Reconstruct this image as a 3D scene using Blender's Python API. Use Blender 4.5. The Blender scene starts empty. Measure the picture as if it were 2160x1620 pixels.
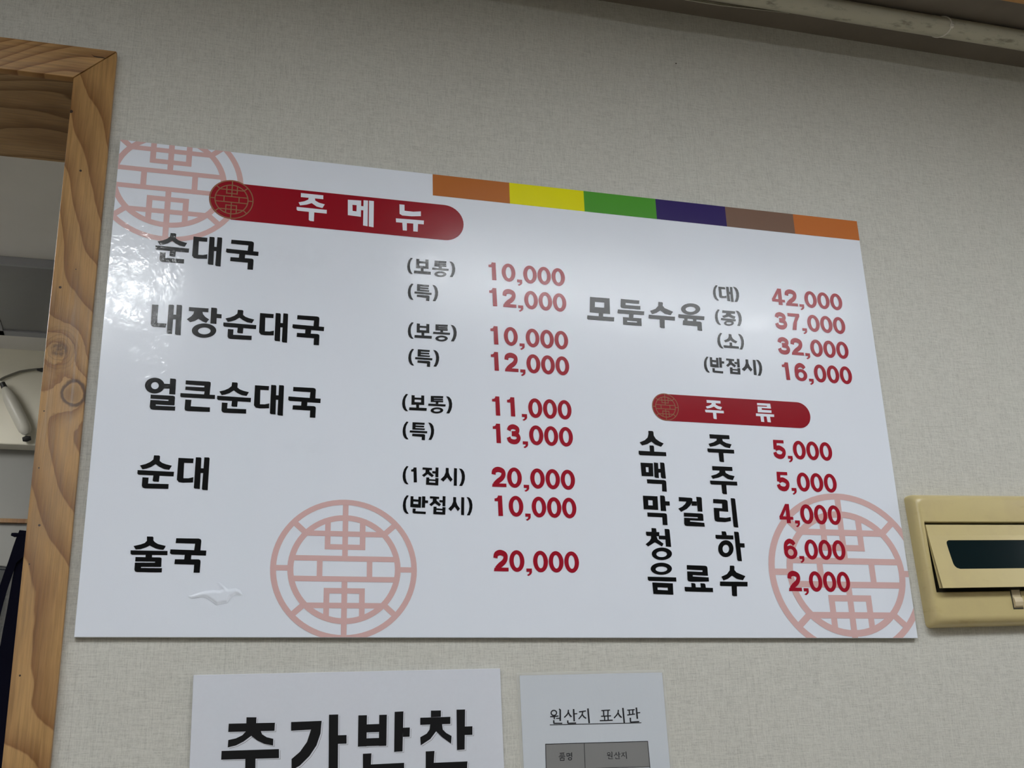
import bpy, bmesh, math, random
from mathutils import Vector, Matrix
from mathutils.geometry import delaunay_2d_cdt
random.seed(4)
S = bpy.context.scene
COL = S.collection

# ------------------------------------------------------------------ camera
# world: x to the right along the menu wall, y into the wall, z up; board front at y = 0
ZB = 2.39                       # height of the board's top edge above the floor
F = 2406.07                     # focal length in pixels of the 2160 wide frame
CAM = Vector((0.12804, -1.52295, ZB - 0.88966))
FW = Vector((0.2652436, 0.90615791, 0.32942932)).normalized()
RT = Vector((0.96230882, -0.27008129, -0.03190353))
RT = (RT - FW * RT.dot(FW)).normalized()
UP = RT.cross(FW).normalized()
cd = bpy.data.cameras.new('camera'); cam = bpy.data.objects.new('camera', cd); COL.objects.link(cam)
cd.sensor_width = 36.0; cd.lens = F / 2160 * 36.0
cd.clip_start = 0.02
M = Matrix((RT, UP, -FW)).transposed().to_4x4(); M.translation = CAM
cam.matrix_world = M
S.camera = cam
# ------------------------------------------------------------------ world, exposure
w = bpy.data.worlds.new('world'); S.world = w; w.use_nodes = True
w.node_tree.nodes['Background'].inputs[0].default_value = (0.75, 0.8, 0.9, 1)
w.node_tree.nodes['Background'].inputs[1].default_value = 0.0
S.view_settings.view_transform = 'Standard'; S.view_settings.look = 'None'
S.view_settings.gamma = 1.0; S.view_settings.use_curve_mapping = False
S.view_settings.exposure = 0.0
CEIL = ZB + 0.381
WALL_Y = 0.0074
BACK_Y = 0.262
FAR_Y = 2.0
LAMPS = [  # x, y, length, width, brightness of the diffuser, turn about z
    (-0.25, -1.36, 0.60, 0.18, 40.0, 0.05),
    (1.28, -1.13, 1.25, 0.28, 15.5, -0.10),
    (-1.5, -2.3, 0.3, 1.2, 24.0, 0.0),
    (3.1, -1.05, 0.3, 1.0, 18.0, 0.0),  # added lamp, unseen, brightens the right side of the wall
    (-0.95, 1.0, 0.3, 0.9, 24.0, 0.0),
]

# ------------------------------------------------------------------ measuring helpers
def ray(u, v):
    return FW + RT * ((u - 1080) / F) - UP * ((v - 810) / F)
def px(u, v, y=0.0):
    d = ray(u, v); return CAM + d * ((y - CAM.y) / d.y)
def pz(u, v, z):
    d = ray(u, v); return CAM + d * ((z - CAM.z) / d.z)

# ------------------------------------------------------------------ object helpers
def empty(name, loc, label=None, cat=None, group=None):
    o = bpy.data.objects.new(name, None); COL.objects.link(o); o.location = loc
    o.empty_display_size = 0.05
    if label: o['label'] = label
    if cat: o['category'] = cat
    if group: o['group'] = group
    return o
def tag(o, label=None, cat=None, group=None, kind=None):
    if label: o['label'] = label
    if cat: o['category'] = cat
    if group: o['group'] = group
    if kind: o['kind'] = kind
    return o
def mk(name, verts, faces, mat, parent=None, origin=None, smooth=False):
    off = Vector(parent.matrix_world.translation) if parent else Vector((0, 0, 0))
    if parent: off = world_loc(parent)
    org = Vector(origin) if origin is not None else (off if parent else Vector((0, 0, 0)))
    me = bpy.data.meshes.new(name)
    me.from_pydata([tuple(Vector(v) - org) for v in verts], [], faces)
    me.materials.append(mat); me.update()
    if smooth:
        for p in me.polygons: p.use_smooth = True
    o = bpy.data.objects.new(name, me); COL.objects.link(o)
    if parent: o.parent = parent; o.location = org - off
    else: o.location = org
    return o
def world_loc(o):
    l = Vector(o.location)
    while o.parent: o = o.parent; l = l + Vector(o.location)
    return l
class MB:
    def __init__(s): s.v = []; s.f = []
    def add(s, v, f):
        n = len(s.v); s.v += [Vector(a) for a in v]; s.f += [tuple(i + n for i in q) for q in f]; return s
    def box(s, x0, y0, z0, x1, y1, z1):
        v = [(x0,y0,z0),(x1,y0,z0),(x1,y1,z0),(x0,y1,z0),(x0,y0,z1),(x1,y0,z1),(x1,y1,z1),(x0,y1,z1)]
        return s.add(v, [(0,3,2,1),(4,5,6,7),(0,1,5,4),(1,2,6,5),(2,3,7,6),(3,0,4,7)])
    def tube(s, pts, r, n=12, cap=True):
        pts = [Vector(p) for p in pts]; rr = r if isinstance(r, (list, tuple)) else [r] * len(pts)
        rings = []; up = Vector((0, 0, 1))
        for i, p in enumerate(pts):
            t = (pts[min(i+1, len(pts)-1)] - pts[max(i-1, 0)]).normalized()
            a = t.cross(up)
            if a.length < 1e-3: a = t.cross(Vector((1, 0, 0)))
            a.normalize(); b = a.cross(t)
            rings.append([p + (a * math.cos(2*math.pi*k/n) + b * math.sin(2*math.pi*k/n)) * rr[i] for k in range(n)])
        v = [q for rg in rings for q in rg]; f = []
        for i in range(len(pts) - 1):
            for k in range(n):
                f.append((i*n+k, i*n+(k+1) % n, (i+1)*n+(k+1) % n, (i+1)*n+k))
        if cap: f += [tuple(range(n))[::-1], tuple((len(pts)-1)*n+k for k in range(n))]
        return s.add(v, f)
    def lathe(s, prof, c, n=32):
        c = Vector(c); v = []; f = []
        for (r, z) in prof:
            for k in range(n): v.append(c + Vector((r*math.cos(2*math.pi*k/n), r*math.sin(2*math.pi*k/n), z)))
        for i in range(len(prof)-1):
            for k in range(n): f.append((i*n+k, i*n+(k+1) % n, (i+1)*n+(k+1) % n, (i+1)*n+k))
        return s.add(v, f)
    def build(s, name, mat, parent=None, origin=None, smooth=False, bevel=0, seg=2, auto=False):
        o = mk(name, s.v, s.f, mat, parent, origin, smooth)
        bm = bmesh.new(); bm.from_mesh(o.data); bmesh.ops.recalc_face_normals(bm, faces=bm.faces)
        if bevel:
            bmesh.ops.bevel(bm, geom=[e for e in bm.edges if len(e.link_faces) == 2 and e.calc_face_angle(0) > 0.5],
                            offset=bevel, segments=seg, affect='EDGES', profile=0.5, clamp_overlap=True)
        if auto:
            for fc in bm.faces: fc.smooth = True
            for e in bm.edges:
                e.smooth = not (len(e.link_faces) == 2 and e.calc_face_angle(0) > 0.6)
        bm.to_mesh(o.data); bm.free()
        return o

# ------------------------------------------------------------------ materials
class NT:
    def __init__(s, name):
        s.m = bpy.data.materials.new(name); s.m.use_nodes = True; s.t = s.m.node_tree
        s.b = s.t.nodes['Principled BSDF']
    def n(s, typ, **k):
        a = s.t.nodes.new(typ)
        for q, v in k.items(): setattr(a, q, v)
        return a
    def lk(s, a, b): s.t.links.new(a, b)
    def put(s, sock, v):
        if hasattr(v, 'is_linked') or isinstance(v, bpy.types.NodeSocket): s.lk(v, sock)
        else: sock.default_value = v
    def math(s, op, a, b=None, c=None, clamp=False):
        q = s.n('ShaderNodeMath', operation=op); q.use_clamp = clamp
        s.put(q.inputs[0], a)
        if b is not None: s.put(q.inputs[1], b)
        if c is not None: s.put(q.inputs[2], c)
        return q.outputs[0]
    def vmath(s, op, a, b=None):
        q = s.n('ShaderNodeVectorMath', operation=op); s.put(q.inputs[0], a)
        if b is not None: s.put(q.inputs[1], b)
        return q
    def pos(s): return s.n('ShaderNodeNewGeometry').outputs['Position']
    def scale(s, v, sc, off=(0, 0, 0)):
        a = s.vmath('MULTIPLY', v, sc).outputs[0]
        return s.vmath('ADD', a, off).outputs[0]
    def noise(s, v, scale=5, detail=3, rough=0.5, dist=0.0):
        q = s.n('ShaderNodeTexNoise'); s.lk(v, q.inputs['Vector'])
        q.inputs['Scale'].default_value = scale; q.inputs['Detail'].default_value = detail
        q.inputs['Roughness'].default_value = rough; q.inputs['Distortion'].default_value = dist
        return q.outputs['Fac']
    def ramp(s, f, stops):
        q = s.n('ShaderNodeValToRGB'); s.lk(f, q.inputs[0]); e = q.color_ramp.elements
        while len(e) < len(stops): e.new(0.5)
        for i, (p, c) in enumerate(stops):
            e[i].position = p; e[i].color = (c, c, c, 1) if isinstance(c, (int, float)) else (*c, 1)
        return q.outputs[0]
    def mix(s, f, a, b, blend='MIX'):
        q = s.n('ShaderNodeMix', data_type='RGBA', blend_type=blend)
        s.put(q.inputs[0], f)
        for sk, v in ((q.inputs[6], a), (q.inputs[7], b)):
            if isinstance(v, tuple): sk.default_value = (*v, 1) if len(v) == 3 else v
            else: s.lk(v, sk)
        return q.outputs[2]
    def col(s, v):
        if isinstance(v, tuple): s.b.inputs['Base Color'].default_value = (*v, 1)
        else: s.lk(v, s.b.inputs['Base Color'])
    def bump(s, h, strength, dist, prev=None):
        q = s.n('ShaderNodeBump'); q.inputs['Strength'].default_value = 1.0
        s.put(q.inputs['Strength'], strength); q.inputs['Distance'].default_value = dist
        s.lk(h, q.inputs['Height'])
        if prev is not None: s.lk(prev, q.inputs['Normal'])
        s.lk(q.outputs[0], s.b.inputs['Normal']); return q.outputs[0]
def lin(r, g, b):
    f = lambda c: ((c/255+0.055)/1.055)**2.4 if c > 10 else c/255/12.92
    return (f(r), f(g), f(b))
def plain(name, rgb, rough=0.5, spec=0.5, metal=0.0, noise=0.06, nscale=30, bump=0.0):
    t = NT(name); p = t.pos(); nf = t.noise(p, nscale, 4, 0.6)
    k = t.ramp(nf, [(0.3, 1 - noise), (0.7, 1 + 0.0)])
    t.col(t.mix(1.0, rgb, k, 'MULTIPLY'))
    t.b.inputs['Roughness'].default_value = rough; t.b.inputs['Specular IOR Level'].default_value = spec
    t.b.inputs['Metallic'].default_value = metal
    if bump: t.bump(nf, bump, 0.001)
    return t.m

def wallpaper(name, rgb, seams=()):
    t = NT(name); p = t.pos()
    a = t.noise(t.scale(p, (1150, 60, 75)), 1, 2, 0.6)
    b = t.noise(t.scale(p, (75, 60, 1150)), 1, 2, 0.6)
    c = t.noise(t.scale(p, (420, 420, 420)), 1, 2, 0.5)
    big = t.noise(p, 2.5, 3, 0.5)
    thr = t.math('ADD', t.math('MULTIPLY', a, 0.4), t.math('ADD', t.math('MULTIPLY', b, 0.4), t.math('MULTIPLY', c, 0.2)))
    k = t.ramp(thr, [(0.30, 0.66), (0.50, 0.98), (0.66, 1.12)])
    col = t.mix(1.0, rgb, k, 'MULTIPLY')
    kb = t.ramp(big, [(0.3, (0.97, 0.965, 0.96)), (0.7, (1.0, 1.0, 1.0))])
    col = t.mix(1.0, col, kb, 'MULTIPLY')
    sx = t.n('ShaderNodeSeparateXYZ'); t.lk(p, sx.inputs[0])
    for xs in seams:
        d = t.math('ABSOLUTE', t.math('SUBTRACT', sx.outputs[0], xs))
        m = t.math('LESS_THAN', d, 0.0006)
        col = t.mix(t.math('MULTIPLY', m, 0.12), col, (0.2, 0.19, 0.17))
    t.col(col); t.b.inputs['Roughness'].default_value = 0.75
    t.b.inputs['Specular IOR Level'].default_value = 0.3
    t.bump(thr, 0.28, 0.0012)
    return t.m

def wood(name, base, dark, along='z', a=14.0, bamp=4.2, knots=(), dots=(), rough=0.42, seed=0.0, contrast=1.0, lean=0.0):
    """plywood / pine: along = grain direction; knots = (x, z, r); dots = (x, z, r)"""
    t = NT(name); p = t.pos()
    sp = t.n('ShaderNodeSeparateXYZ'); t.lk(p, sp.inputs[0])
    if along == 'z': ac, al = sp.outputs[0], sp.outputs[2]
    else: ac, al = sp.outputs[2], sp.outputs[0]
    if along == 'xy': ac, al = sp.outputs[1], sp.outputs[0]
    cb = t.n('ShaderNodeCombineXYZ'); t.lk(ac, cb.inputs[0]); t.lk(al, cb.inputs[1]); cb.inputs[2].default_value = seed
    q = cb.outputs[0]
    n1 = t.noise(t.scale(q, (6.0, 2.4, 1)), 1, 2, 0.45, 0.6)
    n2 = t.noise(t.scale(q, (30, 11, 1)), 1, 3, 0.5)
    u = t.math('ADD', t.math('MULTIPLY', ac, a), t.math('ADD', t.math('MULTIPLY', al, lean), t.math('ADD', t.math('MULTIPLY', n1, bamp), t.math('MULTIPLY', n2, 0.35))))
    kmask = None
    for (kx, kz, r, ringed) in knots:
        dv = t.vmath('SUBTRACT', p, (kx, -0.006, kz)).outputs[0]
        dv = t.vmath('MULTIPLY', dv, (1.0, 0.0, 0.85)).outputs[0]
        d = t.vmath('LENGTH', dv).outputs['Value']
        d = t.math('ADD', d, t.math('MULTIPLY', t.math('SUBTRACT', t.noise(p, 90, 2), 0.5), r * 0.35))
        g = t.math('POWER', 2.718, t.math('MULTIPLY', t.math('DIVIDE', d, r * 1.9), t.math('DIVIDE', d, r * -1.9)))
        u = t.math('ADD', u, t.math('MULTIPLY', g, 2.2))
        dr = t.math('DIVIDE', d, r)
        core = t.ramp(dr, [(0.55, 1.0), (0.95, 0.0)])
        if ringed:
            ring = t.ramp(dr, [(0.78, 0.0), (0.88, 1.0)]); ring2 = t.ramp(t.math('DIVIDE', dr, 1.25), [(0.80, 1.0), (0.92, 0.0)])
            m = t.math('MAXIMUM', t.math('MULTIPLY', core, 0.25), t.math('MULTIPLY', t.math('MULTIPLY', ring, ring2), 0.85))
        else:
            rings = t.ramp(t.math('FRACT', t.math('MULTIPLY', dr, 2.6)), [(0.55, 0.0), (0.8, 0.55), (1.0, 0.0)])
            fall = t.ramp(t.math('DIVIDE', dr, 3.0), [(0.55, 1.0), (0.85, 0.0)])
            cn = t.ramp(t.noise(p, 260, 3), [(0.4, 0.75), (0.6, 0.35)])
            m = t.math('MAXIMUM', t.math('MULTIPLY', core, cn), t.math('MULTIPLY', t.math('MULTIPLY', rings, fall), 0.6))
        kmask = m if kmask is None else t.math('MAXIMUM', kmask, m)
    saw = t.math('FRACT', u)
    k = t.ramp(saw, [(0.0, 0.0), (0.35, 0.06), (0.70, 0.55), (0.94, 1.0), (0.985, 0.0)])
    fib = t.noise(t.scale(q, (900, 22, 1)), 1, 3, 0.6)
    fib2 = t.noise(t.scale(q, (260, 14, 1)), 1, 2, 0.5)
    blot = t.noise(t.scale(q, (9, 7, 1)), 1, 3, 0.5)
    col = t.mix(t.math('MULTIPLY', k, 0.85 * contrast), base, dark)
    fk = t.ramp(t.math('ADD', t.math('MULTIPLY', fib, 0.5), t.math('MULTIPLY', fib2, 0.5)), [(0.32, 0.72), (0.62, 1.08)])
    col = t.mix(1.0, col, fk, 'MULTIPLY')
    bk = t.ramp(blot, [(0.3, (0.82, 0.78, 0.72)), (0.7, (1.08, 1.08, 1.08))])
    col = t.mix(1.0, col, bk, 'MULTIPLY')
    if kmask is not None: col = t.mix(kmask, col, (0.055, 0.026, 0.014))
    for (kx, kz, r) in dots:
        dv = t.vmath('MULTIPLY', t.vmath('SUBTRACT', p, (kx, 0, kz)).outputs[0], (1, 0, 1)).outputs[0]
        m = t.math('LESS_THAN', t.vmath('LENGTH', dv).outputs['Value'], r)
        col = t.mix(m, col, (0.03, 0.015, 0.01))
    t.col(col)
    t.put(t.b.inputs['Roughness'], t.ramp(fib2, [(0.3, rough - 0.06), (0.7, rough + 0.12)]))
    nb = t.bump(fib, 0.35, 0.0008)
    t.bump(fib2, 0.3, 0.002, nb)
    return t.m

FILMC = []     # centres of the creased areas of the film
def film_print(name, rgb, creased=True, rough=0.21):
    """print under a glossy film; the film is creased near its left edge"""
    t = NT(name); p = t.pos()
    t.col(rgb); t.b.inputs['Roughness'].default_value = rough
    t.b.inputs['Specular IOR Level'].default_value = 0.27
    wav = t.noise(t.scale(p, (9, 9, 9)), 1, 2, 0.5)
    nb = t.bump(wav, 0.25, 0.004)
    fine = t.noise(p, 700, 2, 0.5)
    nb = t.bump(fine, 0.10, 0.0004, nb)
    if creased:
        mask = None
        wob = t.math('MULTIPLY', t.math('SUBTRACT', t.noise(p, 26, 4, 0.6), 0.5), 1.5)
        for (cx, cz, rx, rz, amt) in FILMC:
            dv = t.vmath('SUBTRACT', p, (cx, 0, cz)).outputs[0]
            dv = t.vmath('MULTIPLY', dv, (1/rx, 0, 1/rz)).outputs[0]
            d = t.math('ADD', t.vmath('LENGTH', dv).outputs['Value'], wob)
            m = t.math('MULTIPLY', t.ramp(d, [(0.55, 1.0), (1.0, 0.0)]), amt)
            mask = m if mask is None else t.math('MAXIMUM', mask, m)
        cr = t.noise(t.scale(p, (105, 105, 70)), 1, 2.5, 0.5, 0.9)
        old = t.b.inputs['Normal'].links[0].from_socket
        cn = t.bump(cr, 1.0, 0.00062, nb)
        t.lk(cn, t.b.inputs['Coat Normal']); t.lk(old, t.b.inputs['Normal'])
        spl = t.ramp(t.noise(p, 42, 5, .65), [(0.42, 0.12), (0.56, 1.0)]); t.put(t.b.inputs['Coat Weight'], t.math('MULTIPLY', mask, spl)); t.b.inputs['Coat Roughness'].default_value = 0.10
    return t.m

# ------------------------------------------------------------------ flat print (x, z) shapes on the board plane
class Crop:
    """a window of the photograph; maps its coordinates to the plane the print lies on"""
    def __init__(s, x, y, w, W=2160, plane=0.0): s.x, s.y, s.k, s.p = x, y, w / W, plane
    def __call__(s, a, b):
        q = px(s.x + a * s.k, s.y + b * s.k, s.p); return (q.x, q.z)
def strip(pts, w, smooth=True):
    P = [Vector(p) for p in pts]
    if smooth and len(P) > 2:
        Q = []
        for i in range(len(P)-1):
            p0 = P[max(i-1, 0)]; p1 = P[i]; p2 = P[i+1]; p3 = P[min(i+2, len(P)-1)]
            for k in range(5):
                s = k / 5.0
                Q.append(0.5*((2*p1)+(p2-p0)*s+(2*p0-5*p1+4*p2-p3)*s*s+(3*p1-3*p2+p3-p0)*s*s*s))
        Q.append(P[-1]); P = Q
    L = []; R = []
    for i, p in enumerate(P):
        t = (P[min(i+1, len(P)-1)] - P[max(i-1, 0)]).normalized(); n = Vector((-t.y, t.x))
        L.append(p + n*w/2); R.append(p - n*w/2)
    return [[L[i], L[i+1], R[i+1], R[i]] for i in range(len(P)-1)]
def ring(cx, cy, rx, ry, ix, iy, irx, iry, n=36):
    o = [(cx+rx*math.cos(2*math.pi*k/n), cy+ry*math.sin(2*math.pi*k/n)) for k in range(n)]
    i = [(ix+irx*math.cos(2*math.pi*k/n), iy+iry*math.sin(2*math.pi*k/n)) for k in range(n)]
    return [[o[k], o[(k+1) % n], i[(k+1) % n], i[k]] for k in range(n)]
def shapes(els):
    out = []
    for e in els:
        if e[0] == 'O': out += ring(*e[1:])
        elif e[0] == 'F':
            o, i = e[1], e[2]; n = len(o)
            out += [[o[k], o[(k+1) % n], i[(k+1) % n], i[k]] for k in range(n)]
        elif e[0] == 'S': out += strip(e[2], e[1], True)
        elif e[0] == 'T': out += strip(e[2], e[1], False)
        else: out.append(list(e))
    return out
def mapped(els, crop): return [[crop(*p) for p in poly] for poly in shapes(els)]
def bbox(polys):
    xs = [p[0] for q in polys for p in q]; zs = [p[1] for q in polys for p in q]
    return min(xs), max(xs), min(zs), max(zs)
def fit(polys, box):
    a = bbox(polys)
    sx = (box[1]-box[0])/(a[1]-a[0]); sz = (box[3]-box[2])/(a[3]-a[2])
    return [[(box[0]+(p[0]-a[0])*sx, box[2]+(p[1]-a[2])*sz) for p in q] for q in polys]
def clip(polys, x0, x1, z0, z1):
    out = []
    for q in polys:
        for ax, lim, sg in ((0, x0, 1), (0, x1, -1), (1, z0, 1), (1, z1, -1)):
            r = []
            for i in range(len(q)):
                a, b = q[i-1], q[i]; da, db = (a[ax]-lim)*sg, (b[ax]-lim)*sg
                if (da >= 0) != (db >= 0):
                    s = da/(da-db); r.append((a[0]+(b[0]-a[0])*s, a[1]+(b[1]-a[1])*s))
                if db >= 0: r.append(b)
            q = r
            if len(q) < 3: break
        if len(q) >= 3: out.append(q)
    return out
def union(polys):
    """triangulate the union of the polygons, so that no two faces lie on each other"""
    K = 1000.0; OX, OZ = 0.6, 2.0
    vid = {}; vs = []; ed = set(); cl = []
    for q in polys:
        c = []
        for p in q:
            k = (round((p[0]-OX)*K, 3), round((p[1]-OZ)*K, 3))
            if not c or c[-1] != k: c.append(k)
        if len(c) > 1 and c[0] == c[-1]: c.pop()
        if len(c) < 3: continue
        for k in c:
            if k not in vid: vid[k] = len(vs); vs.append(Vector(k))
        for i in range(len(c)):
            a_, b1 = vid[c[i-1]], vid[c[i]]
            if a_ != b1: ed.add((min(a_, b1), max(a_, b1)))
        cl.append((min(k[0] for k in c), max(k[0] for k in c), min(k[1] for k in c), max(k[1] for k in c), c))
    r = delaunay_2d_cdt(vs, list(ed), [], 0, 1e-4)
    v = r[0]; keep = []
    for t in r[2]:
        cx = sum(v[i][0] for i in t)/3; cy = sum(v[i][1] for i in t)/3; ok = False
        for x0, x1, y0, y1, c in cl:
            if not (x0 <= cx <= x1 and y0 <= cy <= y1): continue
            ins = False
            for i in range(len(c)):
                (ax, ay), (bx, by) = c[i-1], c[i]
                if (ay > cy) != (by > cy) and cx < (bx-ax)*(cy-ay)/(by-ay)+ax: ins = not ins
            if ins: ok = True; break
        if ok: keep.append(tuple(t))
    return [(p[0]/K+OX, p[1]/K+OZ) for p in v], keep
def flat(name, polys, y, mat, parent, label=None):
    v, f = union(polys)
    o = mk(name, [(p[0], y, p[1]) for p in v], f, mat, parent)
    for p in o.data.polygons: pass
    bm = bmesh.new(); bm.from_mesh(o.data)
    for fc in bm.faces:
        if fc.normal.y > 0: fc.normal_flip()
    bm.to_mesh(o.data); bm.free()
    if label: o['label'] = label
    return o

cA = Crop(260, 480, 460); cB = Crop(270, 770, 460); cC = Crop(250, 1090, 300)
cD = Crop(1220, 580, 600); cE = Crop(820, 520, 420); cF = Crop(820, 810, 420)
cG = Crop(1330, 810, 500); cH = Crop(1330, 1030, 500); cI = Crop(230, 270, 770)
cL = Crop(540, 1020, 380, 1811); cM = Crop(1600, 1010, 360, 1666); cP = Crop(1000, 1120, 260)
cN = Crop(900, 360, 340); cO = Crop(1370, 410, 470)

GL = {}     # syllables traced once: polygons on the board plane
def glyph(ch, crop, els): GL[ch] = mapped(els, crop)
glyph('내', cA, [[(286,762),(348,766),(335,945),(428,952),(418,990),(300,984),(280,975),(272,955)],
  [(450,763),(495,766),(503,774),(483,1055),(440,1050),(430,1042)], [(530,765),(575,768),(583,778),(568,1066),(522,1062),(512,1054)],
  [(488,862),(525,864),(522,910),(485,908)]])
glyph('장', cA, [[(652,788),(845,802),(842,840),(650,826)],
  [(702,829),(785,835),(790,858),(812,885),(850,910),(822,945),(785,930),(745,905),(710,925),(662,938),(630,908),(672,880),(695,855)],
  [(872,793),(922,797),(930,805),(922,955),(862,950)], [(925,855),(975,860),(973,900),(922,896)],
  ('O',800,1021,121,71,803,1024,62,34)])
glyph('순', cA, [[(1135,815),(1180,818),(1190,826),(1187,866),(1210,884),(1245,898),(1297,912),(1275,948),(1225,938),(1185,918),(1152,893),(1110,918),(1070,930),(1035,935),(1012,900),(1060,890),(1100,874),(1130,852)],
  [(992,940),(1318,967),(1314,1007),(1000,981),(990,970)], [(1135,985),(1190,990),(1184,1050),(1138,1046),(1128,1038)],
  [(1037,1005),(1092,1010),(1088,1062),(1272,1073),(1270,1115),(1060,1103),(1042,1096),(1033,1080)]])
glyph('대', cA, [[(1355,847),(1490,858),(1487,898),(1407,892),(1403,1028),(1450,1030),(1492,1022),(1490,1068),(1400,1067),(1362,1060),(1345,1038)],
  [(1510,847),(1552,850),(1560,858),(1552,1128),(1506,1123),(1498,1114)], [(1586,850),(1626,853),(1633,860),(1622,1142),(1578,1137),(1570,1128)],
  [(1553,945),(1588,948),(1585,990),(1551,988)]])
glyph('국', cA, [[(1725,868),(1920,881),(1938,888),(1943,902),(1938,985),(1883,980),(1890,922),(1722,908)],
  [(1678,958),(1990,985),(1987,1027),(1688,1000),(1675,990)], [(1805,1000),(1862,1004),(1858,1055),(1800,1050)],
  [(1720,1043),(1925,1055),(1940,1062),(1943,1078),(1938,1167),(1885,1163),(1888,1097),(1717,1083)]])
glyph('얼', cB, [('O',265,204,97,78,267,204,38,35), [(345,185),(418,188),(413,235),(345,232)],
  [(418,133),(468,137),(476,146),(468,292),(408,288)],
  [(225,293),(448,305),(464,312),(466,325),(460,401),(275,390),(275,402),(468,412),(465,452),(245,442),(225,436),(215,415),(222,345),(400,356),(403,343),(222,332)]])
glyph('큰', cB, [[(573,152),(805,165),(818,171),(820,185),(808,300),(753,296),(758,262),(567,246),(570,213),(755,222),(757,205),(571,191)],
  [(520,278),(862,297),(860,337),(527,319),(517,310)],
  [(568,342),(628,346),(622,409),(812,420),(810,465),(590,456),(567,450),(560,432)]])
glyph('술', cC, [[(432,300),(518,302),(531,314),(530,360),(555,388),(600,415),(716,443),(706,470),(680,502),(620,496),(560,480),(475,438),(420,465),(340,490),(262,497),(228,445),(340,420),(400,398),(432,365)],
  [(183,510),(745,520),(742,583),(202,577),(183,562)], [(412,575),(510,580),(507,620),(410,615)],
  [(258,612),(630,618),(650,625),(655,640),(648,762),(342,760),(342,777),(660,780),(656,846),(280,840),(252,830),(242,805),(248,697),(555,698),(555,683),(253,678)]])
glyph('모', cD, [('F',[(88,167),(236,178),(240,297),(86,284)],[(125,203),(198,209),(197,250),(124,244)]),
  [(155,288),(187,290),(187,327),(155,324)], [(68,307),(272,322),(270,353),(72,338),(66,332)]])
glyph('둠', cD, [[(322,182),(463,195),(460,220),(358,211),(357,228),(420,233),(470,236),(470,262),(345,253),(326,249),(320,240)],
  [(300,262),(500,277),(498,305),(302,292),(297,286)], [(385,298),(418,300),(416,330),(384,327)],
  ('F',[(338,320),(478,330),(480,388),(340,378)],[(370,346),(445,352),(446,362),(370,357)])])
glyph('수', cD, [[(608,205),(636,207),(641,213),(640,235),(655,252),(718,280),(700,305),(655,293),(622,270),(595,287),(560,297),(545,272),(585,258),(606,235)],
  [(535,302),(733,318),(732,347),(538,331),(533,326)], [(617,335),(655,339),(655,405),(628,402),(619,397)]])
glyph('육', cD, [('O',852,259,73,43,852,261,38,20), [(760,298),(957,315),(955,343),(764,326),(758,320)],
  [(805,324),(830,326),(828,358),(803,356)], [(870,330),(896,332),(895,363),(870,361)],
  [(795,345),(925,355),(936,363),(940,425),(905,420),(903,389),(793,379)]])
glyph('중', cD, [[(1093,268),(1190,277),(1188,295),(1092,287)], [(1125,288),(1155,290),(1160,303),(1193,316),(1185,334),(1140,316),(1105,326),(1092,311),(1118,303)],
  [(1083,327),(1195,337),(1194,352),(1082,342)], [(1130,340),(1150,342),(1149,356),(1129,354)], ('O',1143,366,37,20,1143,366,20,8)])
glyph('보', cE, [[(305,835),(338,838),(336,935),(303,932)], [(408,840),(440,843),(440,940),(405,937)],
  [(335,860),(410,865),(410,885),(335,880)], [(335,907),(410,912),(410,938),(335,933)],
  [(355,930),(385,933),(385,978),(355,974)], [(280,960),(467,971),(465,1000),(278,988)]])
glyph('통', cE, [[(508,845),(640,850),(638,871),(541,867),(541,873),(638,877),(636,893),(541,889),(541,894),(640,898),(638,914),(507,909)],
  [(560,908),(588,910),(588,930),(560,928)], [(483,925),(665,937),(663,959),(480,947)], ('O',573,998,67,32,573,998,36,13)])
glyph('특', cE, [[(315,1115),(445,1124),(443,1145),(349,1140),(348,1149),(440,1156),(438,1172),(347,1166),(347,1176),(447,1184),(445,1200),(313,1193)],
  [(287,1200),(473,1213),(471,1235),(285,1222)], [(313,1235),(438,1243),(450,1252),(447,1307),(413,1303),(415,1270),(311,1260)]])
glyph('접', cF, [[(368,905),(470,912),(468,935),(366,928)], [(400,928),(440,932),(442,952),(490,992),(470,1012),(422,978),(382,1010),(360,990),(398,960)],
  [(508,905),(540,908),(537,1013),(505,1010)], [(472,945),(510,948),(508,972),(472,969)],
  [(407,1013),(440,1015),(437,1095),(404,1092)], [(505,1020),(540,1022),(536,1100),(503,1098)], [(436,1032),(506,1037),(506,1053),(436,1048)], [(436,1067),(505,1072),(505,1098),(436,1094)]])
glyph('시', cF, [[(618,910),(650,912),(650,960),(665,998),(693,1035),(670,1062),(634,1015),(592,1060),(562,1035),(600,998),(617,960)],
  [(708,912),(740,916),(738,1105),(705,1102)]])
glyph('반', cF, [[(237,1217),(268,1219),(266,1338),(233,1334)], [(322,1222),(352,1224),(348,1343),(318,1341)], [(265,1250),(324,1254),(324,1278),(265,1274)], [(265,1300),(320,1304),(320,1342),(263,1338)],
  [(362,1218),(397,1220),(393,1343),(358,1340)], [(393,1262),(427,1264),(425,1292),(393,1290)],
  [(260,1350),(293,1352),(290,1380),(402,1386),(400,1411),(272,1404),(258,1395)]])
glyph('소', cG, [[(162,427),(200,429),(208,438),(211,470),(230,500),(260,522),(302,543),(278,572),(225,552),(190,525),(155,547),(105,560),(83,532),(130,512),(155,488),(163,455)],
  [(172,560),(206,561),(213,570),(216,618),(176,616)], [(73,608),(323,622),(326,658),(85,648),(75,638)]])
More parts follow.
